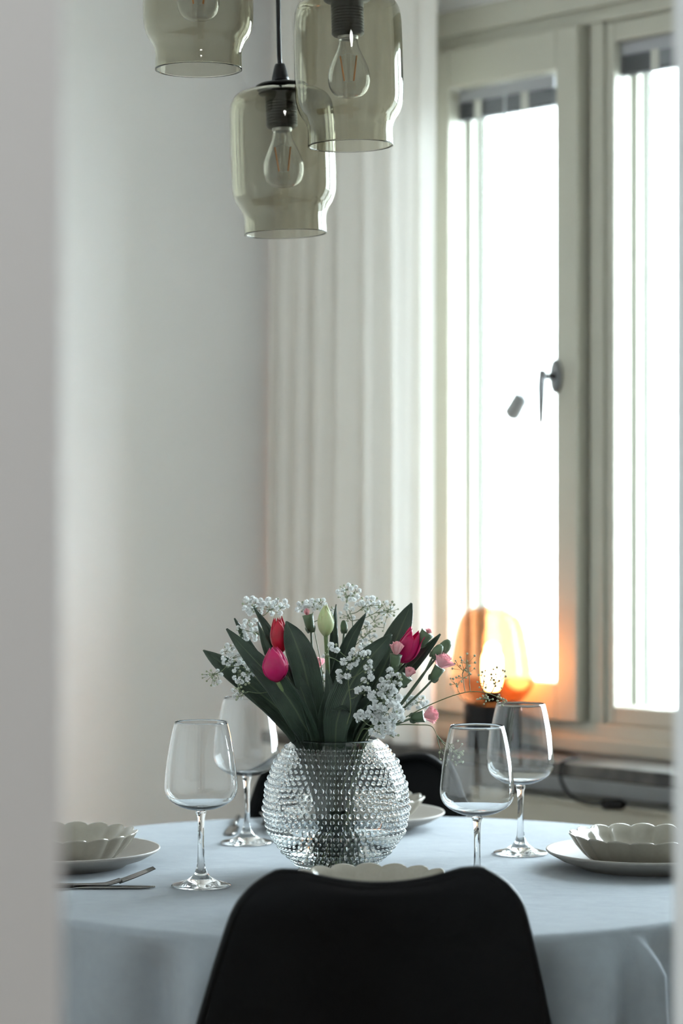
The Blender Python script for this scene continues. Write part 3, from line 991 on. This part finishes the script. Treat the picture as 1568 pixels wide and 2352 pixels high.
def petal(parent, base, axis, spin, H, R, spread, openness, m, tip=0.0, ang0=0.0, tipcurl=0.0):
    rows = []
    for i in range(13):
        t = i / 12
        K = [(0.0, 0.14), (0.08, 0.45), (0.2, 0.78), (0.36, 0.97), (0.52, 1.0), (0.68, 0.93 - 0.10 * (1 - openness)), (0.84, 0.84 - 0.30 * (1 - openness)), (1.0, 0.78 - 0.66 * (1 - openness))]
        for (ta, ra), (tb_, rb_) in zip(K[:-1], K[1:]):
            if t <= tb_ + 1e-6:
                q = (t - ta) / (tb_ - ta); rr = R * (ra + (rb_ - ra) * q); break
        rr = max(rr, R * 0.10) + tipcurl * max(0, t - 0.7) ** 2
        wd = spread * (math.sin(math.pi * min(1, (t * 0.86 + 0.12))) ** 0.55 if t < 0.97 else 0.1)
        row = []
        for j in range(9):
            s = -1 + 2 * j / 8
            a = ang0 + s * wd
            edge = 1 + 0.05 * s * s * t
            z = H * (t - 0.07 * s * s * t)
            row.append(Vector((rr * edge * math.cos(a), rr * edge * math.sin(a), z)))
        rows.append(row)
    me = MB().grid(rows).mesh('petal')
    me.transform(Matrix.Translation(-Vector(parent.location)) @ Matrix.Translation(base) @ frame_to(axis) @ Matrix.Rotation(spin, 4, 'Z'))
    o = put('petal', me, m, parent)
    sm = o.modifiers.new('t', 'SOLIDIFY'); sm.thickness = 0.0009; sm.offset = 0
    return o

def tulip(label, base, tip, R, m, openness, idx, neck_x, leaves=(), nd=0.0, spin=0.3, spread=1.0, tipcurl=0.0):
    t = thing('tulip', label, 'tulip', in_vase(idx), group='tulips in the vase')
    base, tip = Vector(base), Vector(tip)
    ax = tip - base; H = ax.length
    st = [in_vase(idx), neck(neck_x, nd), neck(neck_x, nd).lerp(base, 0.55) + Vector((0, 0, 0.004)), base + ax.normalized() * 0.001]
    stem_to(t, st, [0.0033] * 20 + [0.0030] * 4, M_stemG)
    for k in range(3):
        petal(t, base, ax, spin, H * 0.97, R * 0.88, spread * 1.02, openness * 0.8, m, ang0=2 * math.pi * (k + 0.5) / 3)
    for k in range(3):
        petal(t, base, ax, spin, H * (1.0 - 0.04 * k), R, spread, openness, m, ang0=2 * math.pi * k / 3, tipcurl=tipcurl)
    for l in leaves:
        add_leaf(t, *l[:2], **(l[2] if len(l) > 2 else {}))
    return t

def LP(*p):   # leaf path from (x, y, depth offset) triples, base first
    return [B(*q) for q in p]
NB = lambda x, d: neck(x, d) + Vector((0, 0, -0.045))

tulip('magenta tulip bowed over the big leaf, lowest of the tulips', B(637, 1566, -0.066), B(626, 1484, -0.072), 0.0182, M_petM, 0.34, 0, 705, nd=-0.03, spin=-1.65, spread=1.12, leaves=[
    (LP((718, 1722, -0.03), (690, 1650, -0.055), (640, 1575, -0.062), (575, 1505, -0.06), (520, 1444, -0.055)), 60, dict(face=(-0.35, -1, 0.35), fold=0.35)),
    (LP((728, 1720, -0.035), (712, 1650, -0.05), (692, 1585, -0.055), (668, 1545, -0.05), (646, 1514, -0.04)), 34, dict(face=(0.5, -1, 0.1), fold=0.4)),
    (LP((700, 1715, -0.01), (650, 1640, 0.0), (575, 1575, 0.01), (510, 1525, 0.015), (467, 1493, 0.02)), 64, dict(face=(-0.1, -0.8, 0.6), fold=0.2)),
])
tulip('crimson tulip standing behind the broad leaf', B(645, 1500, -0.03), B(637, 1416, -0.03), 0.0128, M_petR, 0.36, 1, 715, nd=-0.01, spin=0.5, spread=1.25, tipcurl=0.02, leaves=[
    (LP((728, 1715, -0.03), (716, 1620, -0.045), (697, 1530, -0.05), (676, 1470, -0.048), (658, 1427, -0.04)), 66, dict(face=(0.2, -1, 0.15), fold=0.3, peak=0.62)),
    (LP((700, 1700, 0.0), (660, 1560, -0.01), (622, 1460, -0.015), (583, 1395, -0.01)), 32, dict(face=(-0.3, -1, 0.2), fold=0.4)),
    (LP((690, 1700, -0.02), (640, 1560, -0.04), (612, 1490, -0.045), (592, 1428, -0.04)), 28, dict(face=(0.5, -1, 0.0), fold=0.5)),
    (LP((690, 1700, 0.02), (620, 1560, 0.03), (570, 1480, 0.03), (538, 1420, 0.03)), 30, dict(face=(-0.4, -1, 0.2), fold=0.3)),
])
tulip('closed pale green tulip bud with a pink tip', B(748, 1462, 0.0), B(747, 1388, -0.004), 0.0115, M_petG, 0.04, 2, 760, nd=0.0, spin=0.9, spread=1.2, leaves=[
    (LP((765, 1710, 0.01), (762, 1600, 0.015), (765, 1480, 0.015), (772, 1388, 0.02)), 32, dict(face=(0.6, -1, 0.1), fold=0.4)),
    (LP((755, 1715, -0.01), (763, 1600, -0.01), (800, 1480, -0.005), (841, 1408, 0.0)), 44, dict(face=(0.3, -1, 0.2), fold=0.35)),
    (LP((745, 1718, -0.035), (748, 1650, -0.045), (757, 1590, -0.05), (749, 1537, -0.045)), 34, dict(face=(-0.2, -1, 0.1), fold=0.35)),
    (LP((770, 1716, -0.045), (778, 1640, -0.055), (815, 1555, -0.055), (860, 1500, -0.05), (899, 1456, -0.045)), 70, dict(face=(-0.15, -1, 0.25), fold=0.25, peak=0.5)),
])
tulip('open rose-red tulip leaning towards the lamp', B(922, 1522, -0.01), B(958, 1446, -0.02), 0.0155, M_petM, 0.75, 3, 800, nd=0.02, spin=0.1, spread=0.75, tipcurl=0.06, leaves=[
    (LP((800, 1712, 0.02), (850, 1600, 0.03), (905, 1480, 0.03), (945, 1385, 0.035)), 62, dict(face=(-0.25, -1, 0.2), fold=0.25, peak=0.72)),
    (LP((815, 1712, -0.01), (880, 1610, -0.005), (955, 1520, 0.0), (1011, 1456, 0.0)), 36, dict(face=(-0.4, -1, 0.3), fold=0.4, peak=0.6)),
    (LP((780, 1712, 0.035), (790, 1620, 0.04), (850, 1530, 0.045), (895, 1490, 0.045)), 60, dict(face=(0.1, -1, 0.2), fold=0.2)),
    (LP((720, 1712, 0.035), (700, 1620, 0.04), (690, 1560, 0.04), (700, 1500, 0.04)), 50, dict(face=(0.1, -1, 0.1), fold=0.2)),
    (LP((790, 1716, -0.03), (805, 1660, -0.04), (850, 1610, -0.04), (875, 1560, -0.035)), 42, dict(face=(-0.2, -1, 0.2), fold=0.3)),
])

def ruffle(R, H, seed, n=16):
    """a ball of ruffled carnation petals, stem side at z = 0"""
    rnd = random.Random(seed)
    mb = MB()
    for k in range(n):
        a0 = rnd.uniform(0, 2 * math.pi); lean = (k / n) ** 0.8
        w = rnd.uniform(0.35, 0.6)
        rows = []
        for i in range(5):
            t = i / 4
            rr = R * lean * (0.25 + 0.75 * t ** 0.8); z = H * (0.15 + t * (1.0 - 0.45 * lean * lean))
            row = []
            for j in range(9):
                s = -1 + 2 * j / 8
                a = a0 + s * w * (0.6 + 0.9 * t) / max(0.35, lean)
                fr = R * 0.10 * math.sin(s * 9 + k) * t * t
                zz = z + H * 0.07 * math.sin(s * 13 + k * 2) * t
                row.append(Vector(((rr + fr) * math.cos(a), (rr + fr) * math.sin(a), zz)))
            rows.append(row)
        mb.grid(rows)
    return mb

def carnation(label, cal0, cal1, headR, headH, idx, path, cr=0.0052, seed=1, nx=820, nd=0.0, bud=False, leaves=()):
    """calyx from cal0 (stem end) to cal1 (flower end)"""
    t = thing('carnation', label, 'carnation', in_vase(idx), group='pink carnations in the vase')
    inv = Matrix.Translation(-Vector(t.location))
    cal0, cal1 = Vector(cal0), Vector(cal1)
    ax = cal1 - cal0; L = ax.length
    T = Matrix.Translation(cal0) @ frame_to(ax)
    if bud:
        pr = [(0.0012, -0.001), (cr * 0.7, 0.001), (cr, L * 0.3), (cr * 1.02, L * 0.55), (cr * 0.8, L * 0.8), (cr * 0.45, L * 0.96), (0, L)]
    else:
        pr = [(0.0012, -0.001), (cr * 0.7, 0.001), (cr * 0.9, L * 0.35), (cr, L * 0.75), (cr * 1.12, L), (cr * 0.8, L * 0.96), (0, L * 0.9)]
    def teeth(r, z, a): return r * (1 + 0.08 * math.cos(5 * a) * max(0, z / L - 0.5))
    me = MB().lathe(pr, 20, T, teeth).mesh('calyx'); me.transform(inv)
    put('calyx', me, M_calyx, t)
    # bracts at the foot of the calyx
    bm = MB()
    for k in range(4):
        a = k * math.pi / 2 + 0.4
        rows = []
        for i in range(5):
            q = i / 4; rr = cr * (0.75 + 0.32 * math.sin(q * 2.2)); wd = 0.6 * (1 - q ** 2)
            rows.append([T @ Vector((rr * math.cos(a + s * wd), rr * math.sin(a + s * wd), -0.002 + L * 0.42 * q)) for s in (-1, 0, 1)])
        bm.grid(rows)
    me = bm.mesh('bracts'); me.transform(inv); put('bracts', me, M_stemD, t)
    if headR > 0:
        mb = ruffle(headR, headH, seed, 9 if bud else 18)
        mt = Matrix.Translation(cal1 - ax.normalized() * (0.003 if not bud else 0.004)) @ frame_to(ax)
        me = mb.mesh('ruffled_petals', True, False); me.transform(inv @ mt)
        put('ruffled_petals', me, M_petP, t)
    pts = [in_vase(idx), neck(nx, nd)] + [B(*p) for p in path] + [cal0]
    stem_to(t, pts, 0.0016, M_stemD, seg=7)
    for lp in leaves:
        add_leaf(t, *lp[:2], **(lp[2] if len(lp) > 2 else {}))
    return t

carnation('pink carnation just opening between the leaves left of the rose-red tulip', B(905, 1534, -0.04), B(909, 1503, -0.042), 0.0125, 0.0185, 4, [(880, 1610, -0.03)], 0.0078, 1, 815, -0.01)
carnation('small pink carnation bud below the rose-red tulip', B(921, 1572, -0.05), B(935, 1553, -0.052), 0.0098, 0.0150, 5, [(890, 1630, -0.04)], 0.0082, 2, 818, -0.02)
carnation('wide open pink carnation reaching towards the lamp', B(992, 1562, -0.03), B(1010, 1532, -0.032), 0.0200, 0.0200, 6, [(900, 1650, -0.02), (965, 1590, -0.03)], 0.0075, 3, 835, -0.01)
carnation('pink carnation lying low over the right shoulder of the vase', B(944, 1650, -0.05), B(974, 1645, -0.054), 0.0135, 0.0200, 7, [(890, 1672, -0.04)], 0.0078, 4, 840, -0.03)
carnation('green carnation bud with a pink point above the rose-red tulip', B(962, 1480, -0.01), B(982, 1452, -0.012), 0.0052, 0.0075, 8, [(870, 1610, 0.0), (930, 1530, -0.005)], 0.0092, 5, 822, 0.01, bud=False)
carnation('larger closed green carnation bud on the right of the bouquet', B(1008, 1503, -0.02), B(1033, 1470, -0.022), 0.0, 0.0, 9, [(900, 1640, -0.01), (970, 1550, -0.02)], 0.0080, 6, 832, 0.0, bud=True)
carnation('smaller closed green carnation bud on the right of the bouquet', B(994, 1509, -0.035), B(1014, 1481, -0.037), 0.0, 0.0, 10, [(895, 1650, -0.03), (965, 1560, -0.035)], 0.0070, 7, 834, -0.02, bud=True)
carnation('slim pink-tipped carnation bud left of the pale green tulip', B(714, 1450, 0.01), B(706, 1412, 0.01), 0.0050, 0.0105, 11, [(735, 1600, 0.005), (718, 1500, 0.01)], 0.0072, 8, 745, 0.0)
carnation('pink carnation half hidden behind the tulip stems', B(732, 1562, 0.045), B(728, 1536, 0.045), 0.0170, 0.0170, 12, [(738, 1640, 0.04)], 0.007, 9, 745, 0.03)
carnation('pink carnation deep in the bouquet just over the vase mouth', B(742, 1645, 0.035), B(737, 1622, 0.03), 0.0140, 0.0190, 13, [(748, 1680, 0.03)], 0.007, 10, 750, 0.02)
carnation('small dark green carnation bud right of the pale green tulip', B(790, 1452, 0.02), B(789, 1424, 0.02), 0.0, 0.0, 14, [(775, 1600, 0.02)], 0.0050, 11, 772, 0.01, bud=True,
          leaves=[(LP((812, 1640, -0.06), (790, 1628, -0.064), (761, 1630, -0.066)), 13, dict(face=(0, -0.6, 1)))])

# ---- gypsophila
def puff(seed):
    """one small double floret: a tuft of petals"""
    rnd = random.Random(seed); mb = MB()
    n = 36
    for k in range(n):
        zc = 1 - 1.55 * (k + 0.5) / n
        a = k * 2.399 + rnd.uniform(-0.3, 0.3)
        d = Vector((math.sqrt(max(0, 1 - zc * zc)) * math.cos(a), math.sqrt(max(0, 1 - zc * zc)) * math.sin(a), zc))
        e = d.orthogonal().normalized(); e = Matrix.Rotation(rnd.uniform(0, 6.3), 3, d) @ e
        f = d.cross(e)
        c = d * 0.42
        tip = d * rnd.uniform(0.85, 1.08)
        w = rnd.uniform(0.19, 0.28)
        mb.add([c * 0.3, c + e * w * 0.7, tip + e * w + f * 0.08, tip - e * w - f * 0.08, c - e * w * 0.7], [(0, 1, 4), (1, 2, 3, 4)])
    return mb.mesh('floret', False, False)
PUFFS = [puff(i) for i in range(4)]
for p in PUFFS: p.materials.append(M_white)
budm = MB().sphere((0, 0, 0), 1, 7, 5).mesh('bud'); budm.materials.append(M_bud)
N_FL = [0]
def sprig(label, path, clusters, idx, nx, nd=0.0, seed=1, group='sprigs of gypsophila in the vase'):
    """clusters: (cx, cy, rx, ry, depth, n florets, n buds, size px)"""
    rnd = random.Random(seed)
    t = thing('gypsophila_sprig', label, 'flower', in_vase(idx), group=group)
    inv = -Vector(t.location)
    mb = MB()
    main = spline([in_vase(idx), neck(nx, nd)] + [B(*p) for p in path], 30)
    mb.tube(main, [0.0011 - 0.0006 * i / 29 for i in range(30)], 5)
    for (cx, cy, rx, ry, d, nf, nb, px) in clusters:
        c = B(cx, cy, d)
        # branch from the main stem, lower than the cluster
        cand = sorted(main[10:], key=lambda p: (p - c).length + 0.8 * max(0, p.z - c.z + 0.015))
        root = cand[0]
        low = c.lerp(root, 0.35)
        if (root - c).length > 0.004:
            mb.tube(spline([root, root.lerp(low, 0.5) + Vector((0, 0, -0.002)), low], 8), 0.00055, 4)
        hubs = [low]
        for h in range(max(2, (nf + nb) // 5)):
            q = B(cx + rnd.uniform(-0.6, 0.6) * rx, cy + rnd.uniform(-0.4, 0.6) * ry, d + rnd.uniform(-0.6, 0.6) * rx / 1614)
            mb.tube([low, low.lerp(q, 0.5) + Vector((rnd.uniform(-1, 1), 0, 0)) * 0.002, q], 0.00042, 4)
            hubs.append(q)
        pts = []
        for k in range(nf + nb):
            for tr in range(30):
                a, r = rnd.uniform(0, 2 * math.pi), math.sqrt(rnd.random())
                x, y = cx + rx * r * math.cos(a), cy + ry * r * math.sin(a)
                if all((x - p[0]) ** 2 + (y - p[1]) ** 2 > (px * 0.62) ** 2 for p in pts): break
            pts.append((x, y))
            dd = d + rnd.uniform(-1, 1) * min(rx, 22) / 1614
            p = B(x, y, dd)
            hub = min(hubs, key=lambda h: (h - p).length)
            mid = hub.lerp(p, 0.5) + Vector((rnd.uniform(-1, 1), rnd.uniform(-1, 1), -0.3)) * 0.0015
            mb.tube([hub, mid, p], 0.00038, 3)
            dirn = (p - mid).normalized() + Vector((rnd.uniform(-.4, .4), rnd.uniform(-0.9, 0.1), rnd.uniform(-.1, .7)))
            R = frame_to(dirn) @ Matrix.Rotation(rnd.uniform(0, 6), 4, 'Z')
            if k < nf:
                s = px / 2 / 1614 * rnd.uniform(0.72, 1.12)
                o = put('floret', PUFFS[rnd.randrange(4)], None, t)
                N_FL[0] += 1
            else:
                s = rnd.uniform(2.0, 3.2) / 1614
                o = put('bud', budm, None, t)
            o.matrix_local = Matrix.Translation(p + inv) @ R @ Matrix.Scale(s, 4)
    me = mb.mesh('twig', True, False); me.transform(Matrix.Translation(inv))
    put('twig', me, M_twig, t)
    return t

sprig('gypsophila sprig rising above the crimson tulip', [(660, 1580, 0.03), (605, 1450, 0.03), (595, 1400, 0.03)],
      [(582, 1392, 26, 20, 0.03, 17, 5, 15), (632, 1392, 28, 18, 0.03, 15, 5, 15), (578, 1450, 34, 26, 0.02, 20, 6, 14)], 15, 720, 0.02, 31)
sprig('gypsophila sprig spreading low to the left over the low leaf', [(640, 1620, -0.03), (570, 1540, -0.04), (520, 1530, -0.04)],
      [(532, 1505, 30, 26, -0.03, 18, 5, 14), (560, 1545, 24, 28, -0.05, 15, 5, 13), (487, 1555, 24, 20, -0.03, 5, 12, 11), (546, 1588, 12, 22, -0.05, 4, 9, 10), (575, 1515, 18, 18, -0.03, 7, 2, 14)], 16, 700, -0.03, 32)
sprig('gypsophila sprig left of the pale green tulip bud', [(742, 1560, 0.02), (720, 1440, 0.02), (716, 1410, 0.02)],
      [(692, 1394, 14, 12, 0.02, 6, 3, 13), (725, 1388, 26, 15, 0.025, 12, 6, 14), (757, 1402, 12, 14, 0.03, 3, 4, 11), (728, 1555, 20, 30, 0.03, 9, 5, 13)], 17, 750, 0.01, 33)
sprig('tall gypsophila sprig topping the bouquet', [(800, 1570, 0.03), (810, 1440, 0.035), (795, 1385, 0.04)],
      [(800, 1362, 26, 22, 0.04, 12, 10, 13), (848, 1388, 30, 18, 0.04, 11, 10, 15), (890, 1398, 24, 20, 0.04, 5, 14, 12), (842, 1460, 24, 34, 0.02, 12, 14, 14), (795, 1410, 18, 20, 0.03, 5, 6, 12), (865, 1430, 30, 24, 0.04, 3, 14, 10)], 18, 790, 0.02, 34)
sprig('gypsophila sprig with loose florets before the dark leaves', [(805, 1630, -0.07), (800, 1560, -0.085), (815, 1510, -0.085)],
      [(826, 1503, 22, 16, -0.085, 7, 3, 16), (803, 1520, 16, 12, -0.09, 4, 2, 17), (848, 1534, 12, 18, -0.085, 4, 2, 15), (792, 1548, 24, 14, -0.09, 3, 1, 20), (846, 1562, 12, 9, -0.085, 2, 1, 18), (832, 1588, 14, 12, -0.085, 3, 1, 18), (765, 1488, 12, 9, -0.085, 3, 3, 15), (748, 1505, 10, 8, -0.08, 1, 2, 10)], 19, 790, -0.045, 35)
sprig('dense white gypsophila spray hanging over the vase mouth', [(850, 1670, -0.07), (880, 1620, -0.085), (900, 1580, -0.085)],
      [(900, 1562, 24, 24, -0.08, 12, 2, 17), (884, 1598, 34, 24, -0.09, 19, 2, 18), (896, 1638, 28, 28, -0.09, 18, 2, 18), (862, 1640, 22, 18, -0.09, 9, 2, 17), (880, 1676, 28, 14, -0.085, 10, 2, 17), (824, 1648, 14, 12, -0.09, 4, 2, 16), (905, 1690, 10, 8, -0.08, 1, 2, 12)], 20, 825, -0.045, 36)
sprig('soft gypsophila tuft behind the low pink carnation', [(880, 1665, 0.0), (930, 1630, 0.005), (955, 1615, 0.005)],
      [(962, 1612, 26, 12, 0.0, 9, 3, 16), (930, 1616, 22, 16, 0.0, 7, 3, 15)], 21, 838, 0.0, 37)
sprig('airy gypsophila spray of green buds reaching past the lamp', [(900, 1665, -0.04), (985, 1620, -0.05), (1060, 1592, -0.055), (1110, 1590, -0.055), (1150, 1604, -0.055)],
      [(1060, 1540, 22, 30, -0.05, 0, 14, 19), (1075, 1520, 22, 22, -0.05, 0, 8, 19), (1110, 1560, 22, 22, -0.055, 0, 12, 19), (1145, 1555, 16, 28, -0.055, 0, 12, 19), (1110, 1608, 22, 12, -0.055, 0, 11, 19), (1152, 1608, 12, 14, -0.055, 0, 11, 19), (1045, 1565, 16, 12, -0.05, 0, 6, 19)], 22, 842, -0.02, 38)
sprig('drooping gypsophila spray of pale buds before the wine glass rim', [(900, 1668, -0.06), (960, 1665, -0.075), (990, 1668, -0.08), (1003, 1688, -0.08)],
      [(1042, 1722, 22, 22, -0.08, 0, 14, 19), (1050, 1742, 18, 18, -0.08, 0, 10, 19), (1015, 1738, 12, 24, -0.08, 0, 6, 19)], 23, 840, -0.04, 39)

# ------------------------------------------------------------------ pendant lamps
M_bulbg = glass('bulb_clear_glass', (0.99, 0.99, 0.99, 1), 1.45)
def bulb_shell():
    pr = [(0.0135, 0.160), (0.0137, 0.150), (0.0165, 0.139), (0.0225, 0.126), (0.0282, 0.112), (0.0303, 0.099), (0.0288, 0.086), (0.0235, 0.0765), (0.0145, 0.0708), (0.0, 0.069)]
    o = [(max(0.0, p.x), p.z) for p in spline([Vector((r, 0, z)) for r, z in pr], 36)]
    o[-1] = (0.0, o[-1][1])
    inn = []
    for i, (r, z) in enumerate(o):
        a, b = o[max(i - 1, 0)], o[min(i + 1, 35)]
        tx, tz = b[0] - a[0], b[1] - a[1]; L = math.hypot(tx, tz)
        inn.append((max(0.0, r + tz / L * 0.0007), z - tx / L * 0.0007))
    inn[-1] = (0.0, o[-1][1] + 0.0007)
    return MB().lathe(o + list(reversed(inn)), 48, close=True)
def pendant(label, x, rim_y, Y, tilt, first=None):
    rx, rz = (x - 784) / F * Y, CAM_Z + (1176 - rim_y) / F * Y
    t = first if first else None
    outer = [(0.0615, 0.0), (0.0612, 0.010), (0.0612, 0.024), (0.0645, 0.036), (0.0715, 0.047), (0.0762, 0.060), (0.0778, 0.076), (0.0780, 0.110), (0.0778, 0.150), (0.0770, 0.180), (0.0745, 0.196), (0.067, 0.208), (0.052, 0.2145), (0.035, 0.2165), (0.018, 0.217)]
    if t is None:
        t = thing('pendant_lamp', label, 'pendant lamp', group='smoked glass pendant lamps over the table')
        o3 = [(p.x, p.z) for p in spline([Vector((r, 0, z)) for r, z in outer], 60)]
        inn = []
        for i, (r, z) in enumerate(o3):
            a = o3[max(i - 1, 0)]; b = o3[min(i + 1, 59)]
            tx, tz = b[0] - a[0], b[1] - a[1]; L = math.hypot(tx, tz)
            inn.append((r - tz / L * 0.0022, z + tx / L * 0.0022))
        put('glass_shade', MB().lathe(o3 + list(reversed(inn)), 96, close=True), M_smoke, t)
        put('shade_ring', MB().lathe([(0.0, 0.2195), (0.036, 0.2195), (0.037, 0.2215), (0.030, 0.225), (0.018, 0.2265), (0, 0.2265)], 40), M_socket, t)
        put('cord_grip', MB().lathe([(0.0, 0.2265), (0.0135, 0.2265), (0.0125, 0.234), (0.0085, 0.250), (0.0072, 0.2535), (0.003, 0.2545), (0, 0.2545)], 28), M_socket, t)
        sk = put('socket', MB().lathe([(0, 0.2135), (0.033, 0.2135), (0.034, 0.2105), (0.031, 0.208), (0.0235, 0.2065), (0.0235, 0.199)] +
            [pt for k in range(9) for pt in ((0.0225, 0.198 - k * 0.0042), (0.0235, 0.1968 - k * 0.0042), (0.0235, 0.195 - k * 0.0042))] + [(0.0225, 0.160), (0.0205, 0.158), (0.0, 0.158)], 40), M_socket, t)
        bulb = put('bulb', bulb_shell(), M_bulbg, t)
        put('bulb_collar', MB().lathe([(0.0125, 0.165), (0.0148, 0.165), (0.0148, 0.1545), (0.0138, 0.153), (0.0125, 0.153)], 32, close=True), M_brass, bulb)
        put('glass_mount', MB().tube([(0, 0, 0.156), (0, 0, 0.143), (0, 0, 0.134), (0, 0, 0.092)], [0.006, 0.005, 0.0028, 0.0011], 12), M_bulb, bulb)
        for sx in (-1, 1):
            put('filament', MB().tube([(sx * 0.0118, 0.002, 0.130), (sx * 0.0068, 0.002, 0.094)], 0.0012, 8), M_filament, bulb)
        put('filament_wire', MB().tube([(-0.0118, 0.002, 0.130), (0, 0.0, 0.1335), (0.0118, 0.002, 0.130)], 0.0003, 4), M_brass, bulb)
        put('filament_wire', MB().tube([(-0.0068, 0.002, 0.094), (0, 0.0, 0.0925), (0.0068, 0.002, 0.094)], 0.0003, 4), M_brass, bulb)
    else:
        t = copy_tree(first, (0, 0, 0), 0, label)
    t.location = (rx, Y, rz)
    t.rotation_euler = (0, math.radians(tilt), 0)
    # cord from the grip up to the ceiling, each with its own length
    top = Matrix.Rotation(math.radians(tilt), 3, 'Y') @ Vector((0, 0, 0.2535))
    inv = Matrix.Rotation(math.radians(tilt), 3, 'Y').inverted()
    w0 = Vector((rx, Y, rz)) + top
    w1_ = Vector((w0.x + 0.1 * math.sin(math.radians(tilt)) - 0.004, Y, CEIL - 0.03))
    L = w1_.z - w0.z
    pts = [w0, w0 + Vector((0.05 * math.sin(math.radians(tilt)), 0, 0.05)), w0.lerp(w1_, 0.5), w1_]
    pts = [inv @ (p - Vector((rx, Y, rz))) for p in pts]
    put('cord', MB().tube(spline(pts, 16), 0.0033, 8), M_socket, t)
    return t, w1_
p2, c2 = pendant('smoked glass pendant lamp nearest the window', 805, 336, 3.47, -1.4)
p3, c3 = pendant('smoked glass pendant lamp that hangs lowest', 656, 538, 3.60, -2.0, p2)
p1, c1 = pendant('smoked glass pendant lamp that hangs highest', 456, 161, 3.42, -0.4, p2)
can = thing('ceiling_canopy', 'black canopy that carries the pendant cords', 'canopy', (-0.09, 3.5, CEIL))
put('plate', MB().lathe([(0, 0), (0.19, 0), (0.19, -0.022), (0.182, -0.03), (0, -0.03)], 64), M_socket, can)

# ------------------------------------------------------------------ table lamp on the sill
LX, LY, LZ = 0.3187, 5.114, 0.75
lamp = thing('table_lamp', 'glowing amber glass table lamp with black base on the window sill', 'table lamp', (LX, LY, LZ))
put('base', MB().lathe([(0, 0), (0.058, 0), (0.060, 0.003), (0.060, 0.094), (0.057, 0.098), (0, 0.098)], 48), M_blackmetal, lamp)
sh = [(0.056, 0.098), (0.066, 0.106), (0.080, 0.122), (0.088, 0.142), (0.0905, 0.165), (0.088, 0.19), (0.083, 0.22), (0.077, 0.248), (0.070, 0.272), (0.060, 0.288), (0.045, 0.298), (0.022, 0.3025), (0.0, 0.3035)]
M_amber = thin_glass('amber_glass', (0.64, 0.40, 0.26, 1), 1.5)
put('glass_shade', MB().lathe([(p.x, p.z) if p.x > 0.001 else (0, p.z) for p in spline([Vector((r, 0, z)) for r, z in sh], 40)], 64), M_amber, lamp)
put('socket', MB().lathe([(0, 0.098), (0.018, 0.098), (0.018, 0.122), (0.015, 0.126), (0, 0.126)], 24), M_blackmetal, lamp)
put('bulb', MB().lathe([(0.012, 0.126), (0.017, 0.134), (0.0205, 0.146), (0.0215, 0.175), (0.0205, 0.196), (0.015, 0.206), (0.0145, 0.216), (0.009, 0.224), (0.0, 0.227)], 32), emit('lamp_bulb_glow', (1.0, 0.52, 0.20, 1), 80.0), lamp)
cp = [W(0.02, 0.055, 0.003 + LZ), W(0.15, 0.06, LZ + 0.003), W(0.27, 0.12, LZ + 0.003), W(0.30, 0.19, LZ + 0.004), W(0.303, 0.207, LZ - 0.004), W(0.303, 0.208, 0.715), W(0.325, 0.20, 0.683), W(0.36, 0.19, 0.672), W(0.40, 0.19, 0.674)]
me = MB().tube(spline(cp, 60), 0.0032, 8).mesh('power_cord'); me.transform(Matrix.Translation(-Vector((LX, LY, LZ))))
pc = put('power_cord', me, M_blackmetal, lamp)
me = MB().tube([W(0.395, 0.19, 0.674), W(0.405, 0.19, 0.675), W(0.445, 0.19, 0.678), W(0.455, 0.19, 0.679)], [0.006, 0.011, 0.011, 0.006], 19).mesh('cord_switch')
me.transform(Matrix.Translation(-Vector((LX, LY, LZ))))
put('cord_switch', me, M_blackmetal, lamp)
print('florets', N_FL[0], 'beads', len(beads))
